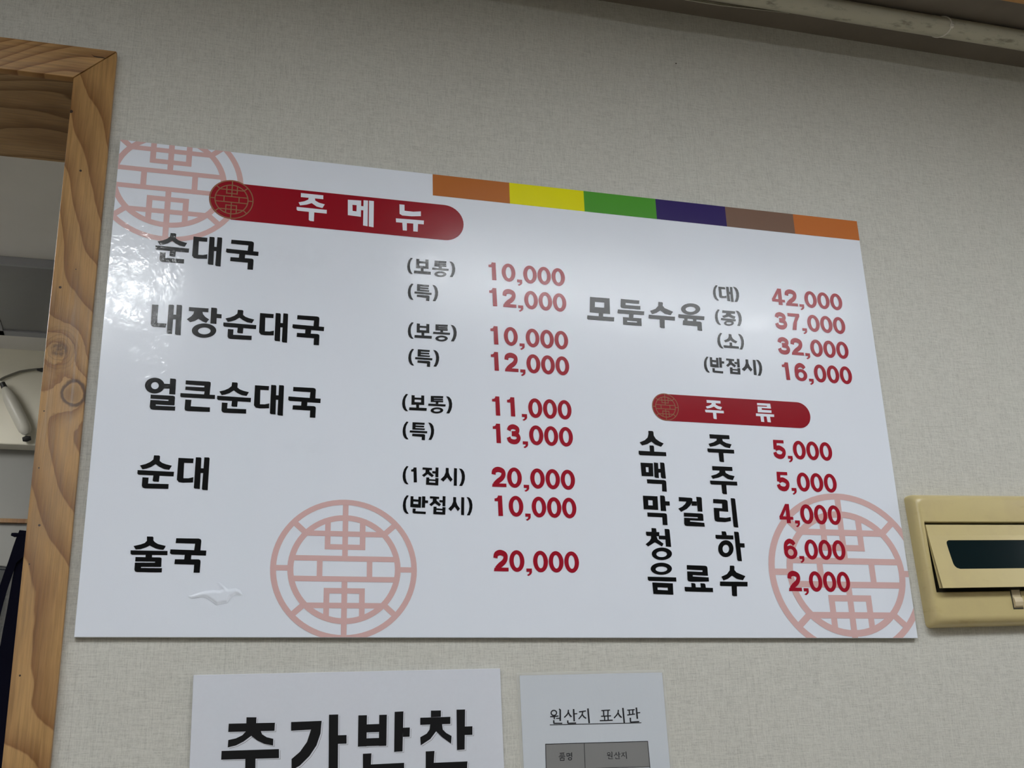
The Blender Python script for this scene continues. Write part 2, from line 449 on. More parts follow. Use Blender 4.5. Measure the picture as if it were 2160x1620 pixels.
glyph('주', cG, [[(718,458),(898,468),(902,503),(722,495)], [(785,497),(835,500),(840,520),(872,538),(920,550),(905,585),(858,574),(815,545),(775,562),(725,572),(710,545),(755,532),(783,515)],
  [(700,587),(942,600),(945,634),(712,622),(702,612)], [(802,622),(845,625),(852,712),(820,709),(810,700)]])
glyph('맥', cG, [('F',[(90,717),(203,722),(208,842),(102,838)],[(138,757),(163,758),(165,805),(142,803)]),
  [(212,715),(250,720),(258,857),(226,854),(217,845)], [(268,715),(300,717),(308,725),(322,862),(288,859),(277,850)], [(247,772),(275,774),(278,808),(250,806)],
  [(147,868),(305,876),(320,882),(325,895),(330,982),(288,978),(286,912),(152,905)]])
glyph('류', cG, [[(1152,173),(1272,180),(1280,225),(1195,220),(1196,236),(1283,241),(1284,264),(1160,258),(1156,204),(1243,208),(1242,199),(1153,194)],
  [(1142,268),(1308,278),(1308,301),(1143,292)], [(1182,290),(1212,292),(1218,347),(1190,344)], [(1238,295),(1270,297),(1279,350),(1248,347)]])
glyph('막', cH, [('F',[(112,67),(245,73),(252,197),(120,191)],[(160,107),(200,110),(202,157),(162,155)]),
  [(268,65),(302,67),(312,76),(325,208),(275,205)], [(312,118),(355,120),(358,158),(316,156)],
  [(152,220),(312,228),(327,233),(332,246),(337,336),(293,333),(289,264),(155,258)]])
glyph('걸', cH, [[(438,80),(550,87),(563,93),(563,125),(545,155),(512,188),(460,215),(435,185),(470,168),(498,142),(508,121),(440,117)],
  [(558,118),(602,120),(604,160),(556,158)], [(598,78),(640,81),(648,90),(655,213),(612,210)],
  [(485,222),(645,230),(660,236),(662,248),(665,297),(542,292),(542,303),(672,315),(676,350),(510,343),(495,337),(488,322),(488,268),(612,274),(612,263),(487,257)]])
glyph('리', cH, [[(752,98),(862,104),(878,110),(884,122),(890,214),(808,208),(811,265),(870,270),(912,262),(915,298),(860,308),(790,304),(770,296),(764,278),(757,178),(835,182),(833,140),(753,135)],
  [(912,90),(945,92),(953,100),(982,358),(948,355),(938,345)]])
glyph('청', cH, [[(190,362),(232,365),(237,398),(192,396)], [(140,395),(262,400),(262,437),(150,433),(142,424)], [(185,431),(235,434),(247,465),(300,505),(287,530),(222,492),(160,530),(137,510),(172,480),(187,455)],
  [(255,430),(318,433),(318,467),(258,463)], [(310,370),(347,372),(355,380),(370,535),(322,530)],
  ('O',285,597,92,57,283,600,48,27)])
glyph('하', cH, [[(828,392),(862,393),(870,400),(876,427),(833,425)], [(773,424),(935,430),(937,466),(785,461),(775,453)],
  ('O',868,550,70,77,868,552,30,38),
  [(942,395),(978,397),(986,405),(1015,665),(982,662),(972,652)], [(995,500),(1037,502),(1040,540),(998,537)]])
glyph('음', cH, [('O',280,733,97,55,281,737,53,25), [(155,805),(415,812),(418,850),(168,843),(158,834)],
  ('F',[(197,858),(385,866),(390,970),(208,963)],[(245,902),(338,905),(340,930),(247,925)])])
glyph('료', cH, [[(512,700),(680,706),(695,712),(700,725),(705,797),(566,790),(567,803),(712,812),(714,850),(545,851),(525,846),(518,830),(515,757),(655,762),(655,747),(513,740)],
  [(552,863),(582,865),(591,873),(595,912),(557,910)], [(635,865),(672,867),(681,875),(687,914),(642,912)], [(492,898),(750,908),(752,946),(503,940),(494,931)]])
glyph('메', cI, [('F',[(1413,425),(1492,430),(1490,526),(1413,516)],[(1440,455),(1465,457),(1464,494),(1441,491)]),
  [(1486,462),(1512,464),(1512,488),(1486,486)], [(1506,428),(1532,430),(1530,582),(1503,577)], [(1538,430),(1567,433),(1565,588),(1537,583)]])
glyph('뉴', cI, [[(1718,452),(1748,455),(1748,490),(1800,496),(1845,494),(1845,522),(1790,523),(1735,518),(1719,508)],
  [(1697,535),(1863,548),(1862,571),(1698,558)], [(1735,558),(1762,560),(1762,608),(1738,606)], [(1800,562),(1828,564),(1826,614),(1800,612)]])
GL['('] = mapped([[(248,822),(224,850),(211,885),(207,920),(212,955),(226,982),(247,998),(270,1000),(250,972),(240,940),(238,905),(243,870),(256,845),(270,826)]], cE)
GL[')'] = mapped([[(672,853),(690,880),(702,915),(704,945),(698,980),(688,1005),(675,1027),(706,1030),(724,1000),(735,965),(737,930),(728,890),(712,868),(698,858)]], cE)

# digits in a unit cell: x advance 1, z from 0 (baseline) to 1 (cap height)
def dg(els): return shapes(els)
DG = {
 '0': dg([('O', .49, .5, .475, .515, .49, .5, .2, .325)]),
 '1': dg([[(.34,1),(.60,1),(.63,0),(.34,0),(.33,.72),(.11,.72),(.11,.85),(.24,.87),(.31,.92)]]),
 '2': dg([('S', .265, [(.15,.62),(.20,.80),(.45,.885),(.74,.80),(.78,.62),(.66,.44),(.40,.27),(.20,.10)]), [(.03,.0),(.95,.0),(.95,.175),(.24,.175),(.07,.16)]]),
 '3': dg([('S', .25, [(.17,.68),(.24,.82),(.47,.885),(.72,.80),(.74,.66),(.62,.55),(.36,.53)]), ('S', .25, [(.36,.52),(.68,.48),(.81,.31),(.70,.15),(.47,.10),(.22,.17),(.14,.33)])]),
 '4': dg([[(.0,.18),(.98,.18),(.98,.33),(.0,.36)], [(.48,.0),(.77,.0),(.77,1.0),(.50,1.0),(.50,.86)], [(.0,.33),(.02,.36),(.50,1.0),(.64,1.0),(.5,.70),(.25,.33)]]),
 '5': dg([[(.10,1),(.87,1),(.87,.83),(.10,.83)], [(.10,1),(.35,1),(.33,.46),(.07,.48)], ('S', .25, [(.20,.50),(.48,.58),(.78,.46),(.82,.30),(.68,.12),(.42,.09),(.20,.18),(.14,.32)])]),
 '6': dg([('O', .5, .33, .47, .345, .5, .33, .2, .17), ('S', .25, [(.80,.72),(.70,.84),(.48,.90),(.24,.78),(.16,.55),(.17,.33)])]),
 '7': dg([[(.05,1),(.95,1),(.95,.85),(.72,.50),(.60,.0),(.30,.0),(.42,.42),(.64,.81),(.05,.81)]]),
 ',': dg([[(.07,.155),(.42,.155),(.42,-.03),(.36,-.12),(.20,-.20),(.10,-.15),(.24,-.08),(.26,0.0),(.07,0.0)]]),
}
DX = {'1': (.11, .63), '2': (.02, .95), '3': (.02, .94), '4': (0, .98), '5': (.02, .95), '6': (.03, .97), '0': (.015, .965)}
def price(txt, crop, L, R, T, B):
    x0, x1 = crop(*L)[0], crop(*R)[0]; z1, z0 = crop(*T)[1], crop(*B)[1]
    adv = [(.5 if c == ',' else 1.0) for c in txt]
    tot = sum(adv); a = DX[txt[0]][0]; b = tot - 1 + DX[txt[-1]][1]
    p = (x1-x0)/(b-a); o = x0 - a*p; out = []; c = 0
    for ch, ad in zip(txt, adv):
        out.append([[(o+(c+u)*p, z0+v*(z1-z0)) for (u, v) in q] for q in DG[ch]]); c += ad
    return out

BX0, BX1, BZ1, BZ0 = 0.0, 1.2, ZB, ZB - 0.70353
def put(ch, crop, L, R, T, B):
    box = (crop(*L)[0], crop(*R)[0], crop(*B)[1], crop(*T)[1])
    return fit(GL[ch], box)
def par(ch, crop, x0, x1, z0, z1):
    zm = (z0+z1)/2; xm = (x0+x1)/2
    return put(ch, crop, (x0, zm), (x1, zm), (xm, z0), (xm, z1))

# creased film areas, on the board plane
def crs(u, v, rx, rz, amt): p = px(u, v); FILMC.append((p.x, p.z, rx, rz, amt))
crs(270, 560, .085, .13, 1.0); crs(215, 490, .05, .07, 1.0); crs(620, 545, .06, .03, .45); crs(320, 770, .035, .07, .6); crs(870, 560, .07, .035, .4)
crs(1130, 610, .10, .02, .12); crs(1590, 680, .05, .02, .3); crs(650, 1125, .04, .025, .4); crs(640, 940, .045, .015, .4)

WHITE = lin(232, 238, 249)
m_board = film_print('board_white', WHITE)
m_black = film_print('print_black', (0.006, 0.0065, 0.007))
m_red = film_print('print_red', (0.30, 0.008, 0.018))
m_price = film_print('print_price_red', (0.36, 0.012, 0.028))
m_pink = film_print('print_pink', (0.70, 0.465, 0.455))
m_gold = film_print('print_gold', (0.30, 0.16, 0.085))
m_plate = film_print('print_white', WHITE)
bcols = [('print_orange', (0.48, 0.155, 0.035)), ('print_yellow', (0.82, 0.78, 0.0)), ('print_green', (0.075, 0.33, 0.03)),
         ('print_purple', (0.032, 0.018, 0.125)), ('print_brown', (0.21, 0.125, 0.09)), ('print_orange', (0.56, 0.17, 0.04))]

# ------------------------------------------------------------------ the setting
WP = wallpaper('linen_wallpaper', (0.605, 0.60, 0.55), seams=(px(1432, 200).x, px(1453, 200).x - 0.9, px(1585, 1500).x, px(500, 300).x+0.02))
WPB = wallpaper('back_room_wallpaper', (0.50, 0.49, 0.45))
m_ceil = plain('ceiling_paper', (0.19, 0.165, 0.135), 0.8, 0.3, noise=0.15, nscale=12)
m_floor = plain('floor_tile', (0.46, 0.41, 0.34), 0.4, noise=0.3, nscale=6)
m_rear = plain('rear_wall_boards', (0.10, 0.085, 0.07), 0.8)
m_side = plain('side_wall_paint', (0.62, 0.58, 0.51), 0.8, noise=0.05)

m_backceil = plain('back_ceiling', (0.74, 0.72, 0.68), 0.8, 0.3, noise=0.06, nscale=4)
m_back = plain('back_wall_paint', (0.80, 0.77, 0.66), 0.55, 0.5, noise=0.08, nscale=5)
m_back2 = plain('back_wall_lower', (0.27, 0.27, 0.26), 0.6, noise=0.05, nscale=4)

# door opening, measured on the trim's front plane
TY = -0.006
ti_t = px(155, 164, TY); ti_b = px(3, 1620, TY)         # inner edge of the jamb casing
to_t = px(247, 109, TY); to_b = px(105, 1620, TY)
SOF = ZB + 0.1005
def jx(p, q, z): s = (z - p.z)/(q.z - p.z); return p.x + (q.x - p.x)*s
OPX = -0.073                                             # opening's right side at the head
def wall_front():
    m = MB(); x0, x1 = -2.2, 3.4; y0, y1 = WALL_Y, BACK_Y
    # right-hand part, its left reveal leaning like the casing
    a = jx(ti_t, ti_b, SOF) + .012; b = jx(ti_t, ti_b, 0.0) + .012
    m.add([(b,y0,0),(x1,y0,0),(x1,y1,0),(b,y1,0),(a,y0,SOF+.02),(x1,y0,SOF+.02),(x1,y1,SOF+.02),(a,y1,SOF+.02)],
          [(0,3,2,1),(4,5,6,7),(0,1,5,4),(1,2,6,5),(2,3,7,6),(3,0,4,7)])
    m.box(x0, y0, SOF+.02, x1, y1, CEIL)
    m.box(x0, y0, 0, -1.02, y1, SOF+.02)
    return m
w_ = wall_front().build('wall_front', WP); tag(w_, 'grey linen-textured wallpaper wall around the wooden opening', kind='structure')
tag(MB().box(-2.2, -4.2, -.05, 3.4, WALL_Y, 0).build('floor', m_floor), 'brown floor of the dining room', kind='structure')
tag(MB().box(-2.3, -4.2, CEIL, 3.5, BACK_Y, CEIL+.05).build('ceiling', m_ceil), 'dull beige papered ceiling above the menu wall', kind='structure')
tag(MB().box(-2.3, -4.3, 0, 3.5, -4.2, CEIL).build('wall_rear', m_rear), kind='structure')
tag(MB().box(-2.3, -4.2, 0, -2.2, FAR_Y + .1, CEIL+.05).build('wall_left', m_side), kind='structure')
tag(MB().box(3.4, -4.2, 0, 3.5, BACK_Y, CEIL).build('wall_right', m_side), kind='structure')
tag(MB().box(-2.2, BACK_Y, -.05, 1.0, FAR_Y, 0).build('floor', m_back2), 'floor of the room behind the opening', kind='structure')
tag(MB().box(1.0, BACK_Y, 0, 1.1, FAR_Y+.1, CEIL+.05).build('wall_side', m_side), kind='structure')

# casing and lining of the opening
kn = [(px(125, 737, TY).x, px(125, 737, TY).z, .0125, 0), (px(155, 829, TY).x, px(155, 829, TY).z, .0150, 1)]
dts = [(px(u, v, TY).x, px(u, v, TY).z, r) for u, v, r in [(170,360,.0017),(127,606,.0018),(83,1108,.0015),(150,235,.0025),(93,867,.0010),(82,987,.001),(62,1190,.0009),(160,568,.0008),(42,1425,.0012)]]
WB = (0.47, 0.275, 0.105); WD = (0.21, 0.088, 0.024)
m_jamb = wood('jamb_pine', WB, WD, 'z', a=-26, bamp=5.0, knots=kn, dots=dts, seed=1.7, lean=-10.0)
m_head = wood('header_pine', WB, WD, 'x', a=-62, bamp=9, seed=5.2, rough=.45, lean=26.0)
m_soff = wood('soffit_plywood', (0.50, 0.345, 0.18), (0.20, 0.115, 0.045), 'xy', a=24, bamp=7, seed=9.1, rough=.55)
m_line = wood('lining_pine', (0.30, 0.16, 0.05), (0.2, 0.08, 0.02), 'z', a=9, bamp=3, seed=3.3)
zt_o, zt_i = to_t.z, ti_t.z
def slab(pts, y0, y1):
    m = MB(); n = len(pts)
    v = [(p[0], y0, p[1]) for p in pts] + [(p[0], y1, p[1]) for p in pts]
    return m.add(v, [tuple(range(n)), tuple(range(n, 2*n))[::-1]] + [(i, (i+1) % n, (i+1) % n+n, i+n) for i in range(n)])
t1 = slab([(ti_t.x, ti_t.z), (to_t.x, to_t.z), (jx(to_t, to_b, 0), 0), (jx(ti_t, ti_b, 0), 0)], TY, WALL_Y).build('trim_1', m_jamb, bevel=.0012, seg=2, auto=True)
tag(t1, 'knotty pine casing up the right side of the opening', kind='structure')
g = .0006
hz = px(0, 78, TY).z; hzi = px(0, 145, TY).z
xl = -1.08
hs_o = (hz - zt_o) / (px(0, 78, TY).x - to_t.x); hs_i = (hzi - zt_i)/(px(0, 145, TY).x - ti_t.x)
t2 = slab([(xl, zt_i + hs_i*(xl-ti_t.x)), (xl, zt_o + hs_o*(xl-to_t.x)), (to_t.x - g, zt_o + g), (ti_t.x - g, zt_i + g)], TY-.0003, WALL_Y).build('trim_2', m_head, bevel=.0012, seg=2, auto=True)
tag(t2, 'pine casing across the top of the opening, mitred at its right end', kind='structure')
# the short split at the mitre
ck = [px(u, v, TY-.0008) for u, v in [(192.5,114.5),(198,118.5),(205,120),(214,121),(224,123.5)]]
m_dark = plain('dark_gap', (0.02, 0.012, 0.008), 0.9)
cw = [.0001, .0006, .0007, .0007, .0004]
v = [(p.x, TY-.0009, p.z + c) for p, c in zip(ck, cw)] + [(p.x, TY-.0009, p.z - c) for p, c in zip(ck, cw)]
spl = mk('split', v, [(i, i+1, i+6, i+5) for i in range(4)], m_dark, t2); spl['label'] = 'dark split in the wood beside the mitre joint'
t3 = MB().box(-1.02, .0052, SOF, jx(ti_t, ti_b, SOF)+.012, BACK_Y+.004, SOF+.0195).build('trim_3', m_soff)
tag(t3, 'dark plywood lining of the underside of the opening head', kind='structure')
a = jx(ti_t, ti_b, SOF); b = jx(ti_t, ti_b, 0)
y0, y1 = WALL_Y, BACK_Y + .004
t4 = MB().add([(b+.001,y0,0),(b+.0115,y0,0),(b+.0115,y1,0),(b+.001,y1,0),(a+.001,y0,SOF),(a+.0115,y0,SOF),(a+.0115,y1,SOF),(a+.001,y1,SOF)],
    [(0,3,2,1),(4,5,6,7),(0,1,5,4),(1,2,6,5),(2,3,7,6),(3,0,4,7)]).build('trim_4', m_line)
tag(t4, 'pine lining of the opening on its right reveal', kind='structure')
tag(MB().box(-1.08, TY, 0, -1.0, WALL_Y, zt_i).build('trim_5', m_line), 'pine casing on the left side of the opening', kind='structure')

# ------------------------------------------------------------------ menu board
m_padm = plain('foam_tape', (.1, .1, .1), .9)
board = empty('menu_board', (BX0 + .6, 0, BZ0), 'large white glossy menu board with black dish names and dark red prices', 'sign')
pb = MB().box(BX0, .0002, BZ0, BX1, .0050, BZ1).build('panel', m_board, board, bevel=.0004, seg=1)
for mx in (.12, 1.0):
    for mz in (.08, .56): MB().box(mx, .0050, ZB-mz-.05, mx+.08, WALL_Y-.0001, ZB-mz).build('mounting_pad', m_padm, board)
pb['label'] = 'white film-covered board with a creased upper left area'
# colour blocks along the top edge
xs = [cN(80, 85)[0], cN(1107, 200)[0], cN(2103, 310)[0], cO(58, 70)[0], cO(733, 140)[0], cO(1390, 203)[0], BX1 - .0003]
zb = sum([cN(85, 338)[1], cN(1113, 450)[1], cO(65, 243)[1], cO(742, 310)[1], cO(2030, 432)[1]]) / 5
names = ['orange', 'yellow', 'green', 'dark purple', 'brown', 'second orange']
for i in range(6):
    mm = film_print(bcols[i][0], bcols[i][1])
    flat('colour_block', [[(xs[i], zb), (xs[i+1], zb), (xs[i+1], BZ1-.0003), (xs[i], BZ1-.0003)]], -.0001, mm, board, names[i] + ' block on the top edge')

def emblem(cx, cz, R, k=1.0):
    o = []
    def sc(q): return [[(cx + p[0]*R, cz + p[1]*R) for p in a] for a in q]
    t = .038*k
    o += ring(0,0,1,1,0,0,1-.078*k,1-.078*k,72); r2 = .772
    o += ring(0,0,r2,r2,0,0,r2-.08*k,r2-.08*k,64)
    ri = .74
    def hb(y, x0=None, x1=None):
        c = math.sqrt(max(ri*ri - y*y, 0)); a = -c if x0 is None else x0; b = c if x1 is None else x1
        return [(a, y-t), (b, y-t), (b, y+t), (a, y+t)]
    def vb(x, y0, y1): return [(x-t, y0), (x+t, y0), (x+t, y1), (x-t, y1)]
    o += [hb(.50), hb(.145), hb(-.145), hb(-.515)]
    o += [vb(0, .145, .96), vb(0, -.96, -.145), vb(-.34, -.145, .145), vb(.34, -.145, .145)]
    for s in (-1, 1):
        c = math.sqrt(ri*ri - .24**2)
        o += [vb(.24*s, .275, c), vb(.24*s, -c, -.275)]
        o += [[(s*1.05*(.72-.0), 0-t), (s*.96, 0-t), (s*.96, t), (s*.75, t)]]
        for q in (-1, 1):
            an = math.radians(43); d = Vector((math.cos(an)*s, math.sin(an)*q)); n = Vector((-d.y, d.x))*t*1.05
            o.append([d*.73 + n, d*.96 + n, d*.96 - n, d*.73 - n])
    o += [hb(.31, -.24-t, .24+t), hb(-.31, -.24-t, .24+t)]
    return sc(o)
cen = [(.3322, ZB-.6133, .0980, .0946), (1.0922, ZB-.6065, .1308, .1235), (.0715, ZB-.0585, .1038, .0965)]
labs = ['pink round lattice emblem at the bottom edge', 'pink round lattice emblem in the bottom right corner', 'pink round lattice emblem in the top left corner']
for (x, z, rx_, rz_), lb in zip(cen, labs):
    flat('emblem', clip([[(x + p[0]*rx_, z + p[1]*rz_) for p in q] for q in emblem(0, 0, 1)], BX0+.0003, BX1-.0003, BZ0+.0003, BZ1-.0003), -.0001, m_pink, board, lb)

def pill(crop, EL, ER, ET, EB, PR, T2, B2, words, label):
    x0, x1 = crop(*EL)[0], crop(*ER)[0]; z1, z0 = crop(*ET)[1], crop(*EB)[1]
    cx, cz = (x0+x1)/2, (z0+z1)/2; R = ((x1-x0)+(z1-z0))/4
    xr = crop(*PR)[0]; zt, zbm = crop(*T2)[1], crop(*B2)[1]; zc = (zt+zbm)/2; r = (zt-zbm)/2
    poly = [(cx, zbm)] + [(xr - r + r*math.cos(t), zc + r*math.sin(t)) for t in [(-90+k*9)*math.pi/180 for k in range(21)]] + [(cx, zt)]
    disc = [(cx+R*math.cos(2*math.pi*k/48), cz+R*math.sin(2*math.pi*k/48)) for k in range(48)]
    o = flat('header_banner', [poly, disc], -.0002, m_red, board, label)
    flat('banner_emblem', emblem(cx, cz, R*.985, .62), -.0003, m_gold, o, 'gold lattice emblem at the left end of the banner')
    for wd in words: flat('banner_syllable', wd, -.0003, m_plate, o, 'white syllable on the red banner')
h1 = [put('주', cI, (1110,475), (1288,500), (1200,392), (1200,552)), GL['메'], GL['뉴']]
pill(cI, (590,415), (858,440), (728,310), (722,538), (2098,580), (1900,447), (1900,655), h1, 'long red banner with rounded right end heading the dishes')
h2 = [put('주', cG, (680,250), (850,262), (755,150), (770,320)), GL['류']]
pill(cG, (195,200), (440,215), (310,87), (340,335), (1640,308), (1450,162), (1450,397), h2, 'short red banner with rounded right end heading the drinks')

def soon(c, L, R, T, B): return put('순', c, L, R, T, B)
lines = [
 ('dish_name', put('순',cA,(318,195),(652,225),(500,57),(500,350)) + put('대',cA,(682,280),(973,240),(950,98),(940,385)) + put('국',cA,(1018,230),(1340,260),(1180,129),(1258,417))),
 ('dish_name', GL['내'] + GL['장'] + GL['순'] + GL['대'] + GL['국']),
 ('dish_name', GL['얼'] + GL['큰'] + put('순',cB,(882,325),(1218,345),(1055,172),(1050,478)) + put('대',cB,(1248,380),(1540,350),(1510,200),(1505,502)) + put('국',cB,(1587,330),(1908,350),(1750,222),(1828,522))),
 ('dish_name', put('순',cB,(93,1065),(455,1080),(285,895),(270,1225)) + put('대',cB,(484,1130),(800,1070),(775,915),(760,1240))),
 ('dish_name', GL['술'] + put('국',cC,(782,540),(1333,545),(1060,328),(1185,850))),
 ('dish_name', GL['모'] + GL['둠'] + GL['수'] + GL['육']),
 ('drink_syllable', GL['소']), ('drink_syllable', GL['주']),
 ('drink_syllable', GL['맥']), ('drink_syllable', put('주',cG,(725,895),(972,910),(835,752),(860,1005))),
 ('drink_syllable', GL['막']), ('drink_syllable', GL['걸']), ('drink_syllable', GL['리']),
 ('drink_syllable', GL['청']), ('drink_syllable', GL['하']),
 ('drink_syllable', GL['음']), ('drink_syllable', GL['료']), ('drink_syllable', put('수',cH,(812,865),(1068,873),(925,705),(950,983))),
]
for nm, pl in lines: flat(nm, pl, -.0003, m_black, board)
one = [[(c[0], c[1]) for c in q] for q in DG['1']]
notes = [
 par('(',cE,200,260,122,297) + put('보',cE,(273,275),(457,285),(365,137),(365,298)) + put('통',cE,(470,240),(650,250),(560,155),(560,330)) + par(')',cE,660,720,165,333),
 par('(',cE,207,268,402,577) + put('특',cE,(278,500),(465,510),(370,413),(425,592)) + par(')',cE,475,535,420,595),
 par('(',cE,207,270,822,1000) + GL['보'] + GL['통'] + par(')',cE,673,737,853,1030),
 par('(',cE,212,275,1110,1290) + GL['특'] + par(')',cE,483,547,1125,1305),
 par('(',cF,145,210,107,295) + put('보',cF,(220,268),(412,275),(315,122),(315,288)) + put('통',cF,(427,225),(617,235),(520,128),(520,320)) + par(')',cF,623,688,135,320),
 par('(',cF,150,215,407,600) + put('특',cF,(227,515),(418,525),(320,418),(375,610)) + par(')',cF,428,492,420,608),
 par('(',cF,150,215,890,1088) + fit(one, (cF(243,980)[0], cF(305,985)[0], cF(290,1067)[1], cF(290,906)[1])) + GL['접'] + GL['시'] + par(')',cF,762,827,917,1107),
 par('(',cF,152,218,1207,1408) + GL['반'] + put('접',cF,(440,1310),(617,1320),(600,1217),(590,1418)) + put('시',cF,(645,1365),(820,1330),(800,1228),(805,1423)) + par(')',cF,845,908,1227,1425),
 par('(',cD,1022,1062,78,193) + put('대',cD,(1068,150),(1173,140),(1155,92),(1150,203)) + par(')',cD,1180,1220,92,205),
 par('(',cD,1037,1078,262,378) + GL['중'] + par(')',cD,1200,1240,273,387),
 par('(',cD,1055,1097,440,557) + put('소',cD,(1103,545),(1218,545),(1150,450),(1170,557)) + par(')',cD,1218,1257,450,567),
 par('(',cD,953,993,620,740) + put('반',cD,(1000,680),(1108,680),(1080,628),(1060,745)) + put('접',cD,(1122,690),(1228,700),(1212,637),(1205,755)) + put('시',cD,(1243,735),(1350,700),(1335,645),(1340,760)) + par(')',cD,1355,1395,645,765),
]
for pl in notes: flat('portion_note', pl, -.0003, m_black, board)
prices = [
 ('10,000',cE,(1082,205),(1910,335),(1140,175),(1140,365)), ('12,000',cE,(1090,490),(1925,608),(1150,452),(1150,647)),
 ('10,000',cE,(1102,890),(1945,1018),(1160,865),(1160,1062)), ('12,000',cE,(1107,1175),(1957,1295),(1165,1145),(1167,1347)),
 ('11,000',cF,(1120,165),(1982,282),(1175,135),(1185,343)), ('13,000',cF,(1127,460),(1997,572),(1185,431),(1193,641)),
 ('20,000',cF,(1115,975),(2020,1040),(1190,902),(1190,1116)), ('10,000',cF,(1147,1255),(2035,1348),(1205,1211),(1207,1431)),
 ('20,000',cP,(338,480),(1838,560),(465,337),(480,707)),
 ('42,000',cD,(1472,200),(2003,210),(1530,105),(1545,229)), ('37,000',cD,(1492,350),(2025,385),(1540,285),(1553,411)),
 ('32,000',cD,(1513,540),(2050,575),(1560,474),(1570,602)), ('16,000',cD,(1545,690),(2077,768),(1575,664),(1590,797)),
 ('5,000',cG,(1293,560),(1835,612),(1330,510),(1345,676)), ('5,000',cG,(1325,850),(1877,905),(1370,801),(1385,970)),
 ('4,000',cH,(1358,270),(1915,247),(1430,143),(1440,318)), ('6,000',cH,(1397,560),(1958,572),(1450,464),(1465,643)),
 ('2,000',cH,(1428,800),(2000,862),(1490,755),(1500,937)),
]
for pr in prices:
    gs = price(*pr)
    flat('price', [q for g_ in gs for q in g_], -.0003, m_price, board)

# raised white blister under the film, low on the left
bo = [cC(a_, b_) for a_, b_ in [(1040,1155),(1060,1185),(1100,1195),(1200,1160),(1320,1125),(1430,1110),(1540,1115),(1575,1100),(1540,1050),(1485,1000),(1530,990),(1590,1040),(1660,1095),(1780,1083),(1850,1110),(1893,1190),(1850,1195),(1780,1185),(1710,1225),(1660,1310),(1580,1320),(1490,1345),(1420,1290),(1340,1235),(1250,1215),(1170,1235),(1100,1245),(1060,1215)]]
def blister():
    def seg(p, a_, b_):
        a_, b_, p = Vector(a_), Vector(b_), Vector(p); d = b_-a_; t = max(0, min(1, (p-a_).dot(d)/d.length_squared)); return (p-(a_+d*t)).length
    def inside(p):
        c = False
        for i in range(len(bo)):
            (x1, y1), (x2, y2) = bo[i-1], bo[i]
            if (y1 > p[1]) != (y2 > p[1]) and p[0] < (x2-x1)*(p[1]-y1)/(y2-y1)+x1: c = not c
        return c
    vs = [Vector(p) for p in bo]; n = len(vs); x0, x1, z0, z1 = bbox([bo]); s = .0011
    x = x0
    while x < x1:
        z = z0
        while z < z1:
            if inside((x, z)) and min(seg((x, z), bo[i-1], bo[i]) for i in range(n)) > s*.5: vs.append(Vector((x, z)))
            z += s
        x += s
    r = delaunay_2d_cdt(vs, [], [list(range(n))[::-1] if False else list(range(n))], 1, 1e-7)
    out = []
    for p in r[0]:
        d = min(seg(p, bo[i-1], bo[i]) for i in range(n)); out.append((p[0], -.0003 - .0013*(lambda u_: u_*u_*(3-2*u_))(min(1, d/.0042)), p[1]))
    o = mk('film_blister', out, [tuple(f) for f in r[2]], m_plate, board, smooth=True)
    bm = bmesh.new(); bm.from_mesh(o.data)
    for fc in bm.faces:
        if fc.normal.y > 0: fc.normal_flip()
    bm.to_mesh(o.data); bm.free()
    o['label'] = 'small raised wavy blister in the white film'
blister()

# ------------------------------------------------------------------ side dish notice under the board
SY = WALL_Y - .0042
cJ = Crop(380, 1380, 1080, plane=SY - .0004)
s0 = px(408, 1424, SY); s1 = px(1055, 1410, SY)
sv = (s1 - s0).normalized(); sd = Vector((sv.z, 0, -sv.x))
sh = .30
sign = empty('side_dish_notice', (s0 + s1)/2 + sd*sh, 'white board notice with huge black lettering below the menu board, cut by the frame', 'sign')
m_sign = plain('notice_white', lin(218, 222, 232), 0.45, 0.5, noise=0.02, nscale=200)
m_ink = plain('notice_ink', (0.006, 0.006, 0.007), 0.5, 0.25)
m_echo = plain('notice_grey', (0.26, 0.26, 0.28), 0.5, 0.4)
p0, p1, p2, p3 = s0, s1, s1 + sd*sh, s0 + sd*sh
slab([(p0.x, p0.z), (p1.x, p1.z), (p2.x, p2.z), (p3.x, p3.z)], SY, WALL_Y).build('panel', m_sign, sign, bevel=.0004, seg=1)
